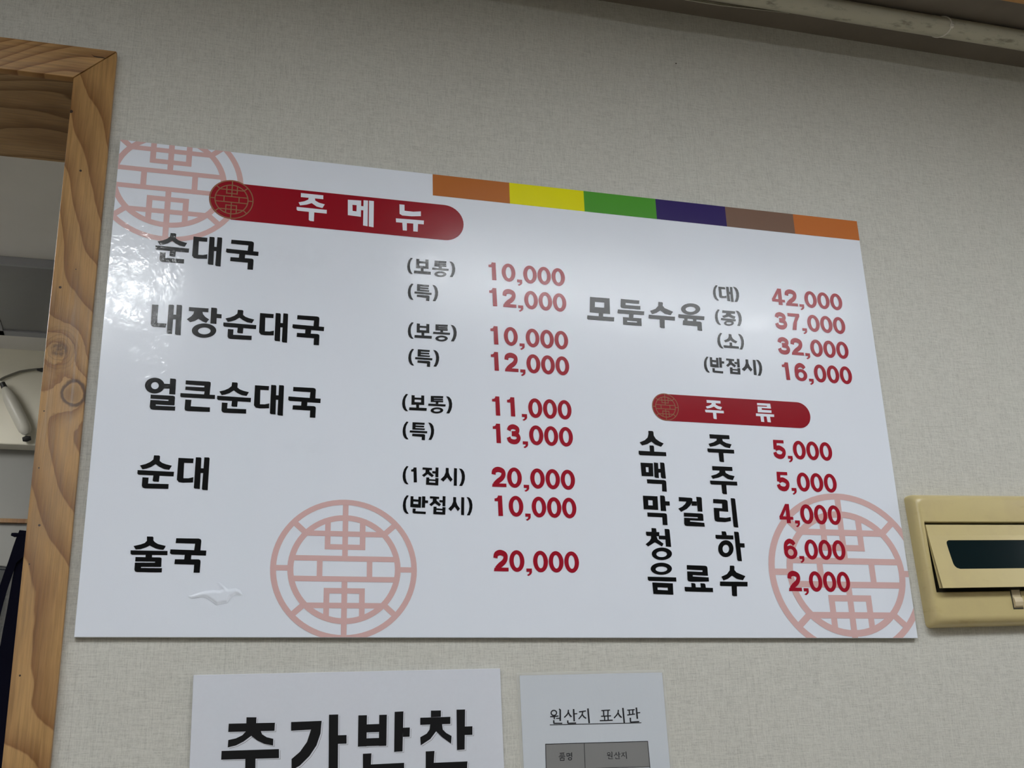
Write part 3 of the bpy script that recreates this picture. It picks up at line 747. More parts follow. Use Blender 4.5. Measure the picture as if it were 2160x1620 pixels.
big = [
 [(280,266),(322,266),(321,292),(279,293)], [(205,293),(400,289),(398,323),(203,328)],
 [(278,325),(340,323),(346,338),(365,350),(393,357),(392,385),(355,378),(325,364),(300,344),(268,368),(235,385),(201,393),(203,362),(235,355),(262,342)],
 [(175,408),(417,400),(417,438),(173,445)], [(275,440),(318,438),(317,538),(274,539)],
 [(468,286),(597,281),(592,335),(575,385),(545,430),(505,470),(470,490),(470,442),(505,412),(535,370),(552,318),(468,323)],
 [(628,255),(667,254),(665,530),(626,531)], [(665,342),(702,341),(702,377),(665,378)],
 [(752,258),(788,257),(786,389),(750,390)], [(840,256),(872,255),(870,386),(838,387)], [(786,296),(842,294),(842,328),(786,330)], [(786,355),(840,353),(840,386),(786,388)],
 [(905,243),(942,241),(938,410),(903,412)], [(940,310),(969,309),(968,348),(940,349)], [(771,420),(807,418),(805,465),(945,458),(945,492),(771,500)],
 [(1058,238),(1100,237),(1100,264),(1058,266)], [(1013,268),(1140,264),(1140,294),(1013,298)],
 [(1055,296),(1105,294),(1108,318),(1122,332),(1145,345),(1143,377),(1105,350),(1080,325),(1055,358),(1015,384),(1013,350),(1040,335),(1052,318)],
 [(1166,234),(1202,233),(1200,402),(1168,404)], [(1200,305),(1233,304),(1233,340),(1200,341)], [(1036,410),(1073,408),(1070,458),(1212,452),(1210,488),(1036,495)],
]
def shift(q, dx, dy): return [[(a_+dx, b_+dy) for a_, b_ in r] for r in q]
def onto(q, crop): return [[crop(*p) for p in r] for r in q]
for a_, b1 in ((0, 5), (5, 8), (8, 15), (15, 21)):
    flat('letter_echo', onto(shift(big[a_:b1], 6.5, 5), cJ), SY - .00015, m_echo, sign, 'thin grey echo line behind a black syllable')
    flat('letter_gap', onto(shift(big[a_:b1], 5, 3.6), cJ), SY - .00035, m_sign, sign)
for a_, b1 in ((0, 5), (5, 8), (8, 15), (15, 21)): flat('syllable', onto(big[a_:b1], cJ), SY - .00055, m_ink, sign)

# ------------------------------------------------------------------ laminated origin notice
LY = WALL_Y - .0018
cK = Crop(1080, 1400, 350, plane=LY - .0003)
q0 = px(1096, 1425, LY); q1 = px(1396.5, 1418.5, LY)
lv = (q1 - q0).normalized(); ld = Vector((lv.z, 0, -lv.x)); lh = .31
note = empty('laminated_notice', (q0+q1)/2 + ld*lh, 'laminated white paper with small printed title and grey table, right of the big-lettered notice', 'notice')
m_paper = NT('laminated_paper')
m_paper.col(lin(208, 214, 222)); m_paper.b.inputs['Roughness'].default_value = 0.2
pp = m_paper.pos(); h_ = m_paper.noise(m_paper.scale(pp, (60, 60, 20)), 1, 3, .55, 1.0)
nb = m_paper.bump(h_, 0.35, 0.0016); m_paper.bump(m_paper.noise(pp, 8, 2), .5, .006, nb); m_paper = m_paper.m
def lam(nm, rgb):
    t = NT(nm); t.col(rgb); t.b.inputs['Roughness'].default_value = 0.2; p = t.pos()
    h = t.noise(t.scale(p, (60, 60, 20)), 1, 3, .55, 1.0); nb = t.bump(h, .35, .0016); t.bump(t.noise(p, 8, 2), .5, .006, nb); return t.m
m_lam_ink = lam('laminated_ink', (0.03, 0.03, 0.035)); m_lam_grey = lam('laminated_grey', (0.25, 0.25, 0.25))
m_film = NT('clear_film'); m_film.col((0.8, 0.8, 0.76)); m_film.b.inputs['Transmission Weight'].default_value = 0.0
m_film.b.inputs['Alpha'].default_value = 0.35; m_film.b.inputs['Roughness'].default_value = 0.2; m_film = m_film.m
b_ = .004
def quad(a_, b1, c_, d_, y0, y1): return slab([(a_.x, a_.z), (b1.x, b1.z), (c_.x, c_.z), (d_.x, d_.z)], y0, y1)
e = [q0 - lv*b_ - ld*b_, q1 + lv*b_ - ld*b_, q1 + lv*b_ + ld*(lh+b_), q0 - lv*b_ + ld*(lh+b_)]
f = [q0, q1, q1 + ld*lh, q0 + ld*lh]
mf = MB()
v = [(p.x, LY + .0002, p.z) for p in e] + [(p.x, LY + .0002, p.z) for p in f]
mf.add(v, [(i, (i+1) % 4, (i+1) % 4 + 4, i + 4) for i in range(4)])
o = mf.build('laminate_border', m_film, note); o['label'] = 'clear plastic border of the lamination'
quad(*f, LY, WALL_Y).build('paper', m_paper, note)
W1 = 19
title = shapes([('O',545,640,43,40,545,640,28,25), ('T',14,[(497,690),(605,680)]), ('T',16,[(550,688),(550,722)]), ('T',20,[(612,590),(628,600),(628,745)]), ('T',13,[(575,712),(622,710)]), ('T',18,[(543,735),(546,778)]), ('T',15,[(543,776),(655,775)]),
  ('S',16,[(735,600),(725,650),(680,700)]), ('S',18,[(735,635),(750,665),(775,692)]), ('T',20,[(802,590),(810,750)]), ('T',14,[(808,652),(850,650)]), ('T',18,[(725,738),(728,776)]), ('T',15,[(726,775),(835,772)]),
  ('T',15,[(872,627),(962,615)]), ('S',16,[(922,622),(908,670),(868,720)]), ('S',18,[(915,660),(935,690),(966,712)]), ('T',20,[(988,582),(1006,775)]),
  ('T',14,[(1163,610),(1277,603)]), ('T',16,[(1192,610),(1195,680)]), ('T',16,[(1250,606),(1248,680)]), ('T',14,[(1160,684),(1290,678)]), ('T',16,[(1205,682),(1207,738)]), ('T',16,[(1250,680),(1252,737)]), ('T',15,[(1143,742),(1312,735)]),
  ('S',16,[(1385,600),(1375,650),(1328,708)]), ('S',18,[(1382,640),(1398,672),(1427,702)]), ('T',20,[(1443,575),(1462,772)]),
  ('T',14,[(1500,605),(1597,598)]), ('T',16,[(1525,605),(1532,662)]), ('T',16,[(1573,602),(1572,658)]), ('T',14,[(1500,668),(1602,655)]), ('T',20,[(1618,570),(1632,718)]), ('T',14,[(1625,640),(1670,637)]), ('T',18,[(1540,703),(1544,762)]), ('T',15,[(1542,760),(1657,753)])])
under = strip([(492,796),(1684,769)], 9, False)
three = [q for q in title if max(p[0] for p in q) < 1025]
tb = bbox([[tuple(p) for p in q] for q in three])
def rs(q, t): return [[(t[0]+(p[0]-tb[0])/(tb[1]-tb[0])*(t[1]-t[0]), t[2]+(p[1]-tb[2])/(tb[3]-tb[2])*(t[3]-t[2])) for p in r] for r in q]
small = rs(three, (1235, 1497, 1143, 1242))
pm = shapes([('T',9,[(620,1166),(682,1161)]), ('T',8,[(638,1166),(640,1192)]), ('T',8,[(665,1164),(665,1190)]), ('T',8,[(618,1194),(686,1189)]), ('T',9,[(608,1212),(694,1206)]), ('T',8,[(651,1210),(651,1230)]),
  ('F',[(622,1226),(683,1222),(683,1262),(626,1264)],[(632,1235),(674,1232),(674,1252),(635,1254)]),
  ('F',[(708,1167),(748,1163),(748,1206),(712,1209)],[(717,1176),(739,1173),(739,1196),(720,1198)]), ('T',8,[(745,1178),(778,1175)]), ('T',8,[(745,1196),(778,1193)]), ('T',10,[(776,1153),(779,1218)]), ('O',755,1238,26,21,755,1238,15,11)])
flat('title_lettering', onto(title + under, cK), LY - .0003, m_lam_ink, note, 'underlined black title')
cell = [[(437,1047),(1767,1010),(1798,1342),(446,1378)]]
flat('table_header', onto(cell, cK), LY - .00015, m_lam_grey, note, 'grey header row of the printed table')
grid = shapes([('T',9,[(435,1047),(1770,1010)]), ('T',7,[(445,1378),(1800,1342)]), ('T',8,[(437,1043),(468,2300)]), ('T',7,[(940,1033),(985,2290)]), ('T',8,[(1766,1008),(1880,2280)]), ('T',7,[(455,1680),(1829,1640)]), ('T',7,[(462,1990),(1855,1950)]), ('T',8,[(466,2300),(1883,2278)])])
flat('table_line', onto(grid, cK), LY - .0003, m_lam_ink, note)
flat('table_lettering', onto(pm, cK), LY - .0003, m_lam_ink, note, 'small lettering in the left header cell')
flat('table_lettering', onto(small, cK), LY - .0003, m_lam_ink, note, 'small lettering in the right header cell')

# ------------------------------------------------------------------ breaker box
m_ivory = NT('aged_ivory_plastic'); t = m_ivory; p = t.pos()
nz = t.noise(p, 22, 4, .6); nz2 = t.noise(t.scale(p, (14, 14, 60)), 1, 4, .6)
base = t.mix(t.ramp(nz, [(0.45, 0.0), (0.75, 0.55)]), (0.60, 0.50, 0.245), (0.52, 0.42, 0.23))
base = t.mix(t.ramp(nz2, [(0.60, 0.0), (0.72, 0.35)]), base, (0.36, 0.25, 0.10))
t.col(base); t.b.inputs['Roughness'].default_value = 0.28; t.bump(t.noise(p, 500, 2), .08, .0005); m_ivory = m_ivory.m
m_ivory2 = plain('switch_ivory', (0.66, 0.55, 0.36), 0.4)
m_hole = plain('box_inside', (0.05, 0.045, 0.03), 0.8)
m_teal = NT('smoked_window'); m_teal.col((0.004, 0.012, 0.014)); m_teal.b.inputs['Roughness'].default_value = 0.12; m_teal.b.inputs['Specular IOR Level'].default_value = 0.25; m_teal = m_teal.m
BO = Vector((1.2165, WALL_Y, ZB - .4815)); BR = Matrix.Rotation(math.radians(-1.5), 3, 'Y')
def bl(x, d, z): return BO + BR @ Vector((x, -d, -z))        # x right, d out of the wall, z down
def bloc(P, front):                                         # photo point -> local (x, z) on the plane d = front
    q = px(P[0], P[1], WALL_Y - front); r = BR.inverted() @ (q - BO); return r.x, -r.z
box = empty('breaker_box', bl(.21, 0, .205), 'yellowed ivory plastic breaker box with tilted flap and dark window, right of the menu board', 'electrical box')
BWd, BHt = .42, .2065; FD = .025
hx0 = (bloc((1951, 1101), FD)[0] + bloc((1976, 1249), FD)[0])/2; hz0 = bloc((1951, 1101), FD)[1]; hz1 = bloc((1976, 1249), FD)[1]
hx1 = BWd - hx0
def rrect(x0, x1, z0, z1, r, n=6):
    r = max(r, 1e-4); o = []
    for cx, cz, a0 in ((x1-r, z0+r, -90), (x1-r, z1-r, 0), (x0+r, z1-r, 90), (x0+r, z0+r, 180)):
        for k in range(n+1):
            a = math.radians(a0 + 90*k/n); o.append((cx + r*math.cos(a), cz + r*math.sin(a)))
    return o
loops = []
bevx, bevz = hx0 - .0035, .012
loops.append((rrect(0, BWd, 0, BHt, .007), 0)); 
for k in range(0, 9):
    a = math.radians(90*k/8); ox = bevx*(1-math.cos(a)); oz = bevz*(1-math.cos(a)); d = .006 + (FD-.006)*math.sin(a)
    loops.append((rrect(ox, BWd-ox, oz, BHt-oz*1.2, .007+.004*k/8), d))
loops.append((rrect(hx0-.0012, hx1+.0012, hz0-.0012, hz1+.0012, .0012), FD))
loops.append((rrect(hx0, hx1, hz0, hz1, .001), FD-.0012))
loops.append((rrect(hx0, hx1, hz0, hz1, .001), FD-.014))
v = []; f = []
for lp, d in loops: v += [bl(x, d, z) for x, z in lp]
n = len(loops[0][0])
for i in range(len(loops)-1):
    for k in range(n): f.append((i*n+k, i*n+(k+1) % n, (i+1)*n+(k+1) % n, (i+1)*n+k))
MB().add(v, f).build('cover', m_ivory, box, auto=True)
v = [bl(x, FD-.0138, z) for x, z in loops[-1][0]]
MB().add(v, [tuple(range(n))]).build('recess', m_hole, box)['label'] = 'dark recess behind the flap'
# flap: hinged near the top of the hole, swung out at the bottom
fx0, fx1 = hx0 + .0012, hx1 - .0012; fz0 = hz0 + .0042; fz1 = hz1 - .004
zf = fz0 + (fz1-fz0)*.17            # fold line
dT, dF, dB = FD - .0005, FD + .0012, FD + .0145
def fd(z):
    return dT + (dF-dT)*(z-fz0)/(zf-fz0) if z < zf else dF + (dB-dF)*(z-zf)/(fz1-zf)
wx0a, wz0 = bloc((1996, 1139), FD+.004); wx0b, wz1 = bloc((2016, 1200), FD+.010)
#print('hole', hx0, hz0, hz1, 'win', wx0a, wx0b, wz0, wz1)
def wleft(s): # window's curved left side, s 0 top .. 1 bottom
    return wx0a + (wx0b-wx0a)*(s**1.9)*.75
NW = 28
wl = []
for k in range(NW+1):
    s = k/NW; r = 0
    if s < .14: r = .0055*(1-math.sqrt(max(0, 1-((.14-s)/.14)**2)))
    if s > .80: r = .009*(1-math.sqrt(max(0, 1-((s-.80)/.20)**2)))
    wl.append((wleft(s)+r+.0, wz0 + (wz1-wz0)*s))
wr = [(BWd - x, z) for x, z in wl]
def plate(z0, z1, xa, xb): # strip piece of the flap front, subdivided where it folds
    return [(xa, z0), (xb, z0), (xb, z1), (xa, z1)]
fm = MB(); TH = .0035
def fq(pts):
    n_ = len(pts); a_ = [bl(x, fd(z), z) for x, z in pts]; b1 = [bl(x, fd(z)-TH, z) for x, z in pts]
    fm.add(a_ + b1, [tuple(range(n_)), tuple(range(n_, 2*n_))[::-1]] + [(i, (i+1) % n_, (i+1) % n_+n_, i+n_) for i in range(n_)])
def fstrip(rows): # continuous strip with front and back faces; rows of (xa, xb, z)
    a_ = []; 
    for xa, xb, z in rows: a_ += [bl(xa, fd(z), z), bl(xb, fd(z), z), bl(xa, fd(z)-TH, z), bl(xb, fd(z)-TH, z)]
    ff = []
    for i in range(len(rows)-1):
        q = 4*i; ff += [(q, q+1, q+5, q+4), (q+2, q+6, q+7, q+3), (q, q+4, q+6, q+2), (q+1, q+3, q+7, q+5)]
    q = 4*(len(rows)-1); ff += [(0, 2, 3, 1), (q, q+1, q+3, q+2)]
    fm.add(a_, ff)
fstrip([(fx0, fx1, fz0), (fx0, fx1, zf)]); fstrip([(fx0, fx1, zf), (fx0, fx1, wz0)])
fstrip([(fx0, x, z) for x, z in wl]); fstrip([(x, fx1, z) for x, z in wr])
fstrip([(fx0, fx1, wz1), (fx0, fx1, fz1)])
flap = fm.build('flap', m_ivory, box); flap['label'] = 'ivory flap swung open at its bottom edge'
# side cheeks of the flap
for xa, xb in ((fx0, fx0+.002), (fx1-.002, fx1)):
    a_ = [bl(xa, fd(zf)-TH*.5, zf), bl(xa, fd(fz1)-.0005, fz1), bl(xa, fd(fz1)-.0085, fz1-.001), bl(xa, fd(zf)-TH, zf)]
    b1 = [bl(xb, fd(zf)-TH*.5, zf), bl(xb, fd(fz1)-.0005, fz1), bl(xb, fd(fz1)-.0085, fz1-.001), bl(xb, fd(zf)-TH, zf)]
    ck_ = MB(); ck_.add(a_+b1, [(0,1,2,3),(7,6,5,4)] + [(i, (i+1) % 4, (i+1) % 4+4, i+4) for i in range(4)]); ck_.build('flap_edge', m_ivory, flap)
wm = MB(); rows = [(a_[0]-.0008, b1[0]+.0008, a_[1]) for a_, b1 in zip(wl, wr)]
a_ = []
for xa, xb, z in rows: a_ += [bl(xa, fd(z)-.0009, z), bl(xb, fd(z)-.0009, z)]
wm.add(a_, [(2*i, 2*i+1, 2*i+3, 2*i+2) for i in range(len(rows)-1)])
wm.build('window', m_teal, flap)['label'] = 'dark green-black window in the flap'
# latch under the flap
lx, lz = bloc((2144, 1262), FD)
lt = MB()
for k in range(2): pass
fr = [(lx-.0095, lz-.017), (lx+.0095, lz-.017), (lx+.0095, lz+.017), (lx-.0095, lz+.017)]
MB().add([bl(x, FD+.0002, z) for x, z in fr], [(0, 1, 2, 3)]).build('latch_slot', m_hole, box)
prof = [(-.013, .0012), (-.002, .0012), (.0, .004), (.006, .0050), (.012, .0035), (.0145, .0010)]
v = [bl(lx + s*.0075, FD+.0003+d, lz + z) for z, d in prof for s in (-1, 1)] + [bl(lx + s*.0075, FD+.0001, lz + z) for z, d in prof for s in (-1, 1)]
n_ = len(prof); f = [(2*i, 2*i+1, 2*i+3, 2*i+2) for i in range(n_-1)] + [(2*i, 2*i+2, 2*n_+2*i+2, 2*n_+2*i) for i in range(n_-1)] + [(2*i+1, 2*n_+2*i+1, 2*n_+2*i+3, 2*i+3) for i in range(n_-1)]
f += [(0, 2*n_, 2*n_+1, 1), (2*n_-2, 2*n_-1, 4*n_-1, 4*n_-2)]
MB().add(v, f).build('latch', m_ivory2, box)['label'] = 'small pale latch below the flap'

# ------------------------------------------------------------------ pipe along the ceiling
m_pipe = NT('painted_pipe'); t = m_pipe; p = t.pos()
d1 = t.noise(t.scale(p, (14, 40, 40)), 1, 5, .65); d2 = t.noise(t.scale(p, (40, 120, 120)), 1, 4, .6)
c = t.mix(t.ramp(t.math('MULTIPLY', d1, d2), [(0.30, 0.0), (0.42, 0.75)]), (0.46, 0.445, 0.35), (0.17, 0.155, 0.115))
t.col(c); t.b.inputs['Roughness'].default_value = 0.5; m_pipe = m_pipe.m
PR = .018; PYc = -.087; PZc = CEIL - PR - .0005
pipe = empty('conduit_pipe', (1.3, PYc, PZc - PR), 'dirty cream painted pipe running along the ceiling above the menu wall', 'pipe')
npt = 40
MB().tube([(-0.1 + 3.45*i/npt, PYc + .0006*math.sin(i*1.3), PZc - .0003) for i in range(npt+1)], PR, 28).build('pipe', m_pipe, pipe, auto=True)
# peeled seam of the pipe's wrapping: a thin lip that leaves the pipe towards the left
xe = px(1650, 25, PYc).x
lip = []; nn = 22
for i in range(nn+1):
    s = i/nn; x = xe + .02 - s*.35
    gap = .0055*min(1, s*.35/.13)**1.3
    a = math.radians(-46)
    c0 = Vector((x, PYc + (PR+gap)*math.cos(a), PZc + (PR+gap)*math.sin(a)))
    nrm = Vector((0, math.cos(a), math.sin(a))); tg = Vector((0, math.sin(a), -math.cos(a)))
    lip += [c0 - tg*.006 - nrm*gap*.6, c0 + tg*.0, c0 + tg*.0035, c0 + tg*.0035 + nrm*.0008, c0 + nrm*.0008, c0 - tg*.006 - nrm*(gap*.6-.0008)]
f = [(6*i+k, 6*i+(k+1) % 6, 6*(i+1)+(k+1) % 6, 6*(i+1)+k) for i in range(nn) for k in range(6)] + [tuple(range(6)), tuple(6*nn+k for k in range(6))]
MB().add(lip, f).build('wrap_seam', m_pipe, pipe)['label'] = 'loose edge of the pipe wrapping, peeling away'
# cable tie
m_tie = plain('white_nylon', (0.75, 0.73, 0.66), 0.45)
tie = empty('cable_tie', (pz(2000, 60, CEIL-.03).x, PYc, PZc - PR - .001), 'white nylon cable tie around the ceiling pipe', 'cable tie')
tcx = px(2000, 62, PYc - PR).x
pts = []
for k in range(25):
    a = 2*math.pi*k/24; pts.append((tcx - .010*math.cos(a-.3) , PYc + (PR+.0007)*math.cos(a), PZc + (PR+.0002)*math.sin(a)))
m = MB()
for k in range(24):
    a, b1 = Vector(pts[k]), Vector(pts[k+1]); m.tube([a, b1], .0013, 8)
m.build('strap', m_tie, tie, auto=True)
hh = px(2007, 55, PYc - PR*.9)
mb = MB().box(hh.x-.0032, hh.y-.003, hh.z-.0035, hh.x+.0032, hh.y+.003, hh.z+.0035)
mb.build('tie_head', m_tie, tie, bevel=.0008)
# timber batten on the ceiling
bq = pz(2110, 0, CEIL - .02); bq2 = pz(2160, 10, CEIL - .02)
m_batten = wood('batten_pine', (0.50, 0.26, 0.08), (0.25, 0.1, 0.03), 'xy', a=12, bamp=3, seed=2.2)
by = (bq.y + bq2.y)/2
tag(MB().box(-.5, by-.06, CEIL-.02, 3.3, by, CEIL).build('ceiling_batten', m_batten, origin=(1.4, by-.03, CEIL-.02), bevel=.001), 'orange-brown timber batten across the ceiling beyond the pipe', 'batten')
# small speck on the wall
sp = px(1426, 134, WALL_Y)
MBs = MB().lathe([(.0, .0008), (.0008, .0007), (.0012, 0)], (0, 0, 0), 10)
MBs.v = [Vector((v_.x + sp.x, WALL_Y - v_.z, v_.y + sp.z)) for v_ in MBs.v]
tag(MBs.build('pin', m_dark, origin=sp), 'tiny dark pin in the wallpaper above the menu board', 'pin')

# ------------------------------------------------------------------ room behind the opening
tag(MB().box(-2.2, BACK_Y, CEIL, 1.0, FAR_Y+.1, CEIL+.05).build('ceiling', m_backceil), 'grey ceiling of the room behind the opening', kind='structure')
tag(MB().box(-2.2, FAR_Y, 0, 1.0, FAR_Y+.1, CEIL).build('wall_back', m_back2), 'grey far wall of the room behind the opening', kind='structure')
cz = px(60, 748, FAR_Y).z
tag(MB().box(-2.2, FAR_Y-.03, cz, 1.0, FAR_Y, CEIL).build('trim_6', m_backceil, bevel=.004), 'pale moulding under the far ceiling', kind='structure')
hb0 = px(40, 938, FAR_Y-.06).z
hood = MB().box(-2.1, FAR_Y-.06, hb0, 0.3, FAR_Y, cz-.004).build('wall_cupboard', m_back, origin=(-.9, FAR_Y-.03, hb0), bevel=.004)
tag(hood, 'cream wall cupboard front high on the far wall behind the opening', 'cupboard')
rz = px(20, 1098, FAR_Y-.012).z
tag(MB().box(-2.2, FAR_Y-.012, rz-.006, 1.0, FAR_Y, rz+.006).build('trim_7', m_line), 'thin brown timber rail on the far wall', kind='structure')
# dark panel on the back room's ceiling
PZ = CEIL - .022
c0 = pz(0, 556, PZ); c1 = pz(105, 569, PZ); c2 = pz(95, 714, PZ); c3 = pz(0, 706, PZ)
ya = (c0.y+c1.y)/2; yb = min((c2.y+c3.y)/2, FAR_Y-.04)
m_glass = plain('dark_grey_panel', (0.17, 0.172, 0.178), 0.35, 0.5, noise=0.04)
m_gfr = plain('panel_frame', (0.30, 0.305, 0.33), 0.5)
cp = empty('ceiling_panel', (-.45, (ya+yb)/2, PZ), 'dark grey framed panel on the ceiling seen through the opening', 'panel')
xa_ = pz(9, 704, PZ).x
MB().box(xa_, ya, PZ+.004, .25, yb-.03, CEIL-.0005).build('glass', m_glass, cp)
fr = MB(); 
for q in ((xa_-.03, ya-.006, .28, ya+.004), (xa_-.03, yb-.035, .28, yb), (xa_-.03, ya, xa_, yb), (.25, ya, .28, yb)):
    fr.box(q[0], q[1], PZ, q[2], q[3], CEIL-.0005)
fr.build('frame', m_gfr, cp)
# wall lamp: slanted white capsule with black end, and its cable
HY = FAR_Y - .06
lamp = empty('wall_fitting', px(35, 868, HY-.03), 'slanted white capsule fitting with black ends on the cream cupboard behind the opening', 'fitting')
A = px(8, 815, HY-.024); B_ = px(58, 916, HY-.024)
dv = (B_-A); L_ = dv.length; dn = dv.normalized(); side = Vector((0, -1, 0)).cross(dn).normalized()
A = A + side*0.0
prof = [(0, .004), (.04, .009), (.12, .014), (.24, .018), (.4, .0195), (.75, .0195), (.90, .018), (.96, .014), (1.0, .007)]
MB().tube([A + dv*s for s, r in prof], [r for s, r in prof], 20).build('body', plain('white_plastic', (0.55, 0.54, 0.48), 0.35), lamp, auto=True)
m_blk = plain('black_plastic', (0.012, 0.012, 0.012), 0.5)
e0 = B_ + side*.004 + Vector((0, .008, 0))
MB().tube([e0 - side*.022 + dn*.006, e0 - side*.012+dn*.009, e0 + dn*.012], [.006, .009, .006], 10).build('end_cap', m_blk, lamp, auto=True)['label'] = 'black lower end'
MB().tube([A - dn*.012, A + dn*.004], [.008, .009], 10).build('end_cap', m_blk, lamp, auto=True)['label'] = 'black upper end'
cpts = [px(u, v_, HY-.008) for u, v_ in [(0,802),(4,799),(12,795),(25,790),(42,784),(60,781),(78,779),(90,779)]]
cb = MB().tube(cpts, [.0035]*8, 10).build('cable', plain('grey_cable', (0.16, 0.155, 0.13), .5), origin=cpts[3], auto=True)
tag(cb, 'thin grey cable bowed across the cream cupboard behind the opening', 'cable')
pg = px(84, 780, HY-.010)
pl_ = MB().tube([pg - Vector((.008, 0, 0)), pg + Vector((.004, 0, 0)), pg + Vector((.02, 0, 0))], [.003, .006, .007], 10)
tag(pl_.build('cable_clip', m_blk, origin=pg, auto=True), 'black clip at the right end of the grey cable', 'clip')

# steel pans on a shelf against the far wall, glimpsed between the apron straps
m_steel = NT('brushed_steel'); t = m_steel; t.b.inputs['Metallic'].default_value = 1.0; t.b.inputs['Roughness'].default_value = .22; t.col((0.45, 0.48, 0.55)); t.bump(t.noise(t.pos(), 40, 3), .6, .004); m_steel = m_steel.m
SHY = FAR_Y - .22
pt = px(14, 1215, SHY)
shz = pt.z - .30
sh_ = MB().box(-1.6, SHY-.36, shz-.012, -.1, FAR_Y, shz).build('steel_shelf', m_steel, origin=(-.85, FAR_Y-.2, shz-.012)); tag(sh_, 'steel shelf against the far wall behind the apron', 'shelf')
for i, (dx, r, h, lb) in enumerate([(-.05, .15, .295, 'tall steel stock pot on the shelf, glimpsed between the apron straps'), (-.42, .14, .24, 'second steel stock pot on the shelf, further left')]):
    c = Vector((pt.x + dx, SHY, shz))
    po = empty('stock_pot', c, lb, 'pot', 'steel stock pots on the shelf')
    MB().lathe([(0, .0), (r-.01, .0), (r, .01), (r, h), (r+.008, h+.004), (r-.004, h+.004), (r-.004, .02), (0, .015)], c, 40).build('body', m_steel, po, auto=True)
    MB().tube([c + Vector((r*math.cos(math.pi*k/20), r*math.sin(math.pi*k/20), h+.002)) for k in range(41)], .006, 10, cap=False).build('rim', m_steel, po, auto=True)
    MB().tube([c + Vector((r*.99, -.02, h*.8)), c + Vector((r+.03, -.015, h*.82)), c + Vector((r+.03, .04, h*.82)), c + Vector((r*.98, .045, h*.8))], .005, 8).build('handle', m_steel, po, auto=True)
m_bowl = plain('speckled_bowl', (0.45, 0.40, 0.30), .3, noise=.5, nscale=120)
bc = px(2, 1320, SHY-.15); 
bw = MB().lathe([(.0, 0), (.04, .002), (.075, .035), (.085, .075), (.08, .075), (.07, .037), (.0, .008)], (bc.x-.03, SHY-.26, shz + .0)).build('speckled_bowl', m_bowl, origin=(bc.x-.03, SHY-.26, shz), auto=True)
tag(bw, 'speckled beige bowl in front of the steel stock pot', 'bowl')

# navy apron hanging behind the opening
AY = BACK_Y + .045
m_navy = NT('navy_cloth'); t = m_navy; t.col((0.0025, 0.003, 0.012)); t.b.inputs['Roughness'].default_value = .9; t.b.inputs['Specular IOR Level'].default_value = .15; t.bump(t.noise(t.pos(), 900, 2), .3, .0005); m_navy = m_navy.m
hk = px(48, 1122, AY)
hook = empty('wall_hook', (hk.x+.03, BACK_Y+.005, hk.z-.01), 'black hook behind the right side of the opening, carrying the navy apron', 'hook')
hx_ = px(95, 1125, AY).x
MB().box(hx_-.0, BACK_Y+.0045, hk.z-.03, hx_+.03, BACK_Y+.012, hk.z+.03).build('plate', m_blk, hook, bevel=.002)
h0 = px(22, 1127, AY-.002)
MB().tube([(hx_+.014, BACK_Y+.01, hk.z-.004), (hx_+.012, AY-.006, hk.z-.006), (hk.x+.003, AY, hk.z-.004), (h0.x+.006, AY, h0.z-.0005), (h0.x+.001, AY, h0.z+.0005)], [.002, .002, .002, .0034, .0022], 10).build('prong', m_navy, hook, auto=True)
ap = empty('apron', px(20, 1500, AY), 'dark navy apron hanging by its neck straps beside the wooden casing', 'apron')
def ribbon(pl, name, th=.003, yo=0.0, wob=.0):
    """pl: rows of ((u,v) left, (u,v) right) photo points on the apron's plane"""
    m = MB(); vs = []
    for i, (a_, b1) in enumerate(pl):
        y = AY + yo + wob*math.sin(i*1.7)
        p, q = px(a_[0], a_[1], y), px(b1[0], b1[1], y)
        vs += [p, q, q + Vector((0, th, 0)), p + Vector((0, th, 0))]
    f = [(4*i+k, 4*i+(k+1) % 4, 4*(i+1)+(k+1) % 4, 4*(i+1)+k) for i in range(len(pl)-1) for k in range(4)]
    f += [(0, 1, 2, 3), tuple(4*(len(pl)-1)+k for k in range(4))]
    return m.add(vs, f).build(name, m_navy, ap, auto=True)
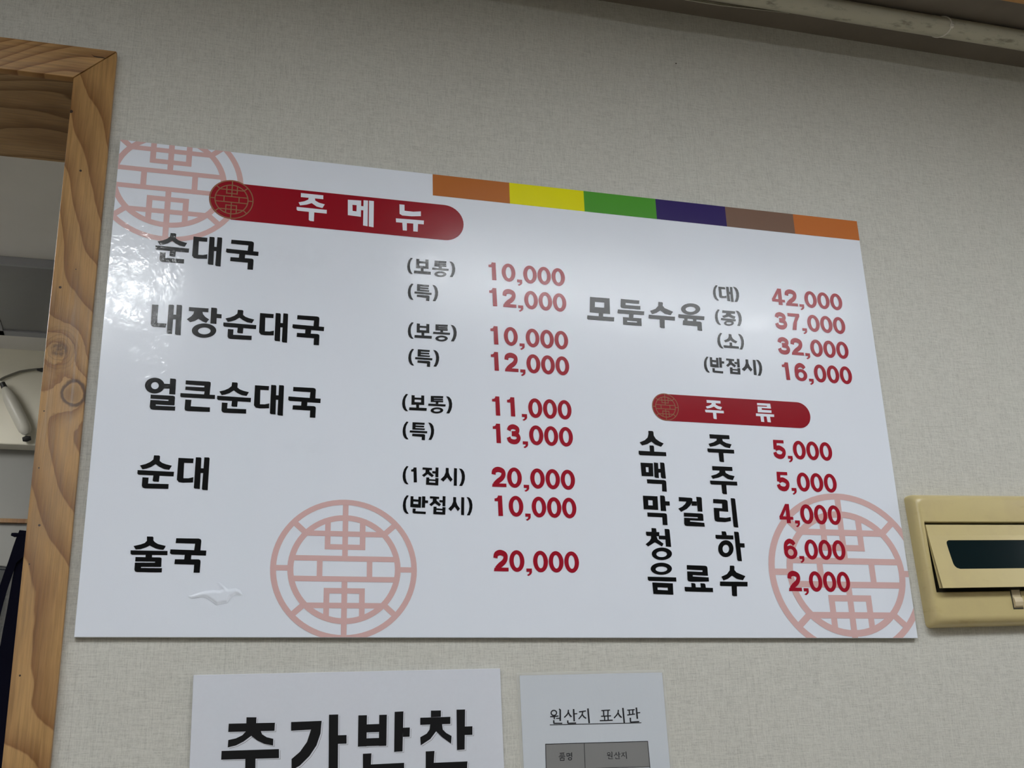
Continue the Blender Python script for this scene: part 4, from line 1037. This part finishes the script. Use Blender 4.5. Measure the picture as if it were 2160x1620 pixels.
ribbon([((41,1118),(70,1121)), ((34,1135),(72,1140)), ((27,1155),(66,1160)), ((17,1186),(35,1186)), ((7,1213),(23,1219)), ((-2,1240),(14,1246)), ((-14,1285),(2,1290)), ((-25,1330),(-8,1335)), ((-40,1390),(-22,1395))], 'strap', yo=-.002, wob=.0008)
ribbon([((41,1118),(78,1122)), ((38,1145),(76,1148)), ((35,1180),(74,1182)), ((28,1210),(70,1215)), ((21,1250),(66,1255)), ((14,1290),(60,1295)), ((6,1330),(56,1335)), ((1,1360),(54,1365)), ((-12,1400),(50,1405))], 'strap', yo=.003, wob=.0008)
ribbon([((-12,1385),(50,1390)), ((-40,1430),(50,1435)), ((-60,1500),(45,1505)), ((-80,1620),(40,1620)), ((-90,1800),(30,1800)), ((-95,2100),(20,2100))], 'bib', yo=.0, wob=.003)
# ------------------------------------------------------------------ ceiling lamps of the dining room (beyond the frame; the far right one is added)
m_case = plain('lamp_case', (0.75, 0.75, 0.74), .5)
txt = ['slim ceiling lamp nearest the menu wall on the left', 'slim ceiling lamp nearest the menu wall on the right', 'large ceiling lamp over the left side of the dining room', 'added ceiling lamp out of view, brightening the right side of the menu wall']
txt.append('ceiling lamp of the room behind the opening')
for i, ((x, y, sx, sy, e, rz_), tx) in enumerate(zip(LAMPS, txt)):
    lp = empty('ceiling_lamp', (x, y, CEIL - .055), tx, 'ceiling lamp')
    for nm, bb, mt in (('base', (-sx/2-.008, -sy/2-.008, .012, sx/2+.008, sy/2+.008, .0547), m_case), ('diffuser', (-sx/2, -sy/2, .0055, sx/2, sy/2, .0118), None)):
        if mt is None:
            mt = bpy.data.materials.new('lamp_diffuser'); mt.use_nodes = True; bs = mt.node_tree.nodes['Principled BSDF']
            bs.inputs['Base Color'].default_value = (.8, .8, .8, 1)
            bs.inputs['Emission Color'].default_value = (0.95, 0.98, 1.0, 1) if i < 4 else (1.0, .99, .95, 1)
            bs.inputs['Emission Strength'].default_value = e
        o = MB().box(*bb).build(nm, mt, bevel=.002)
        for v_ in o.data.vertices: pass
        o.parent = lp
    lp.rotation_euler = (0, 0, rz_)
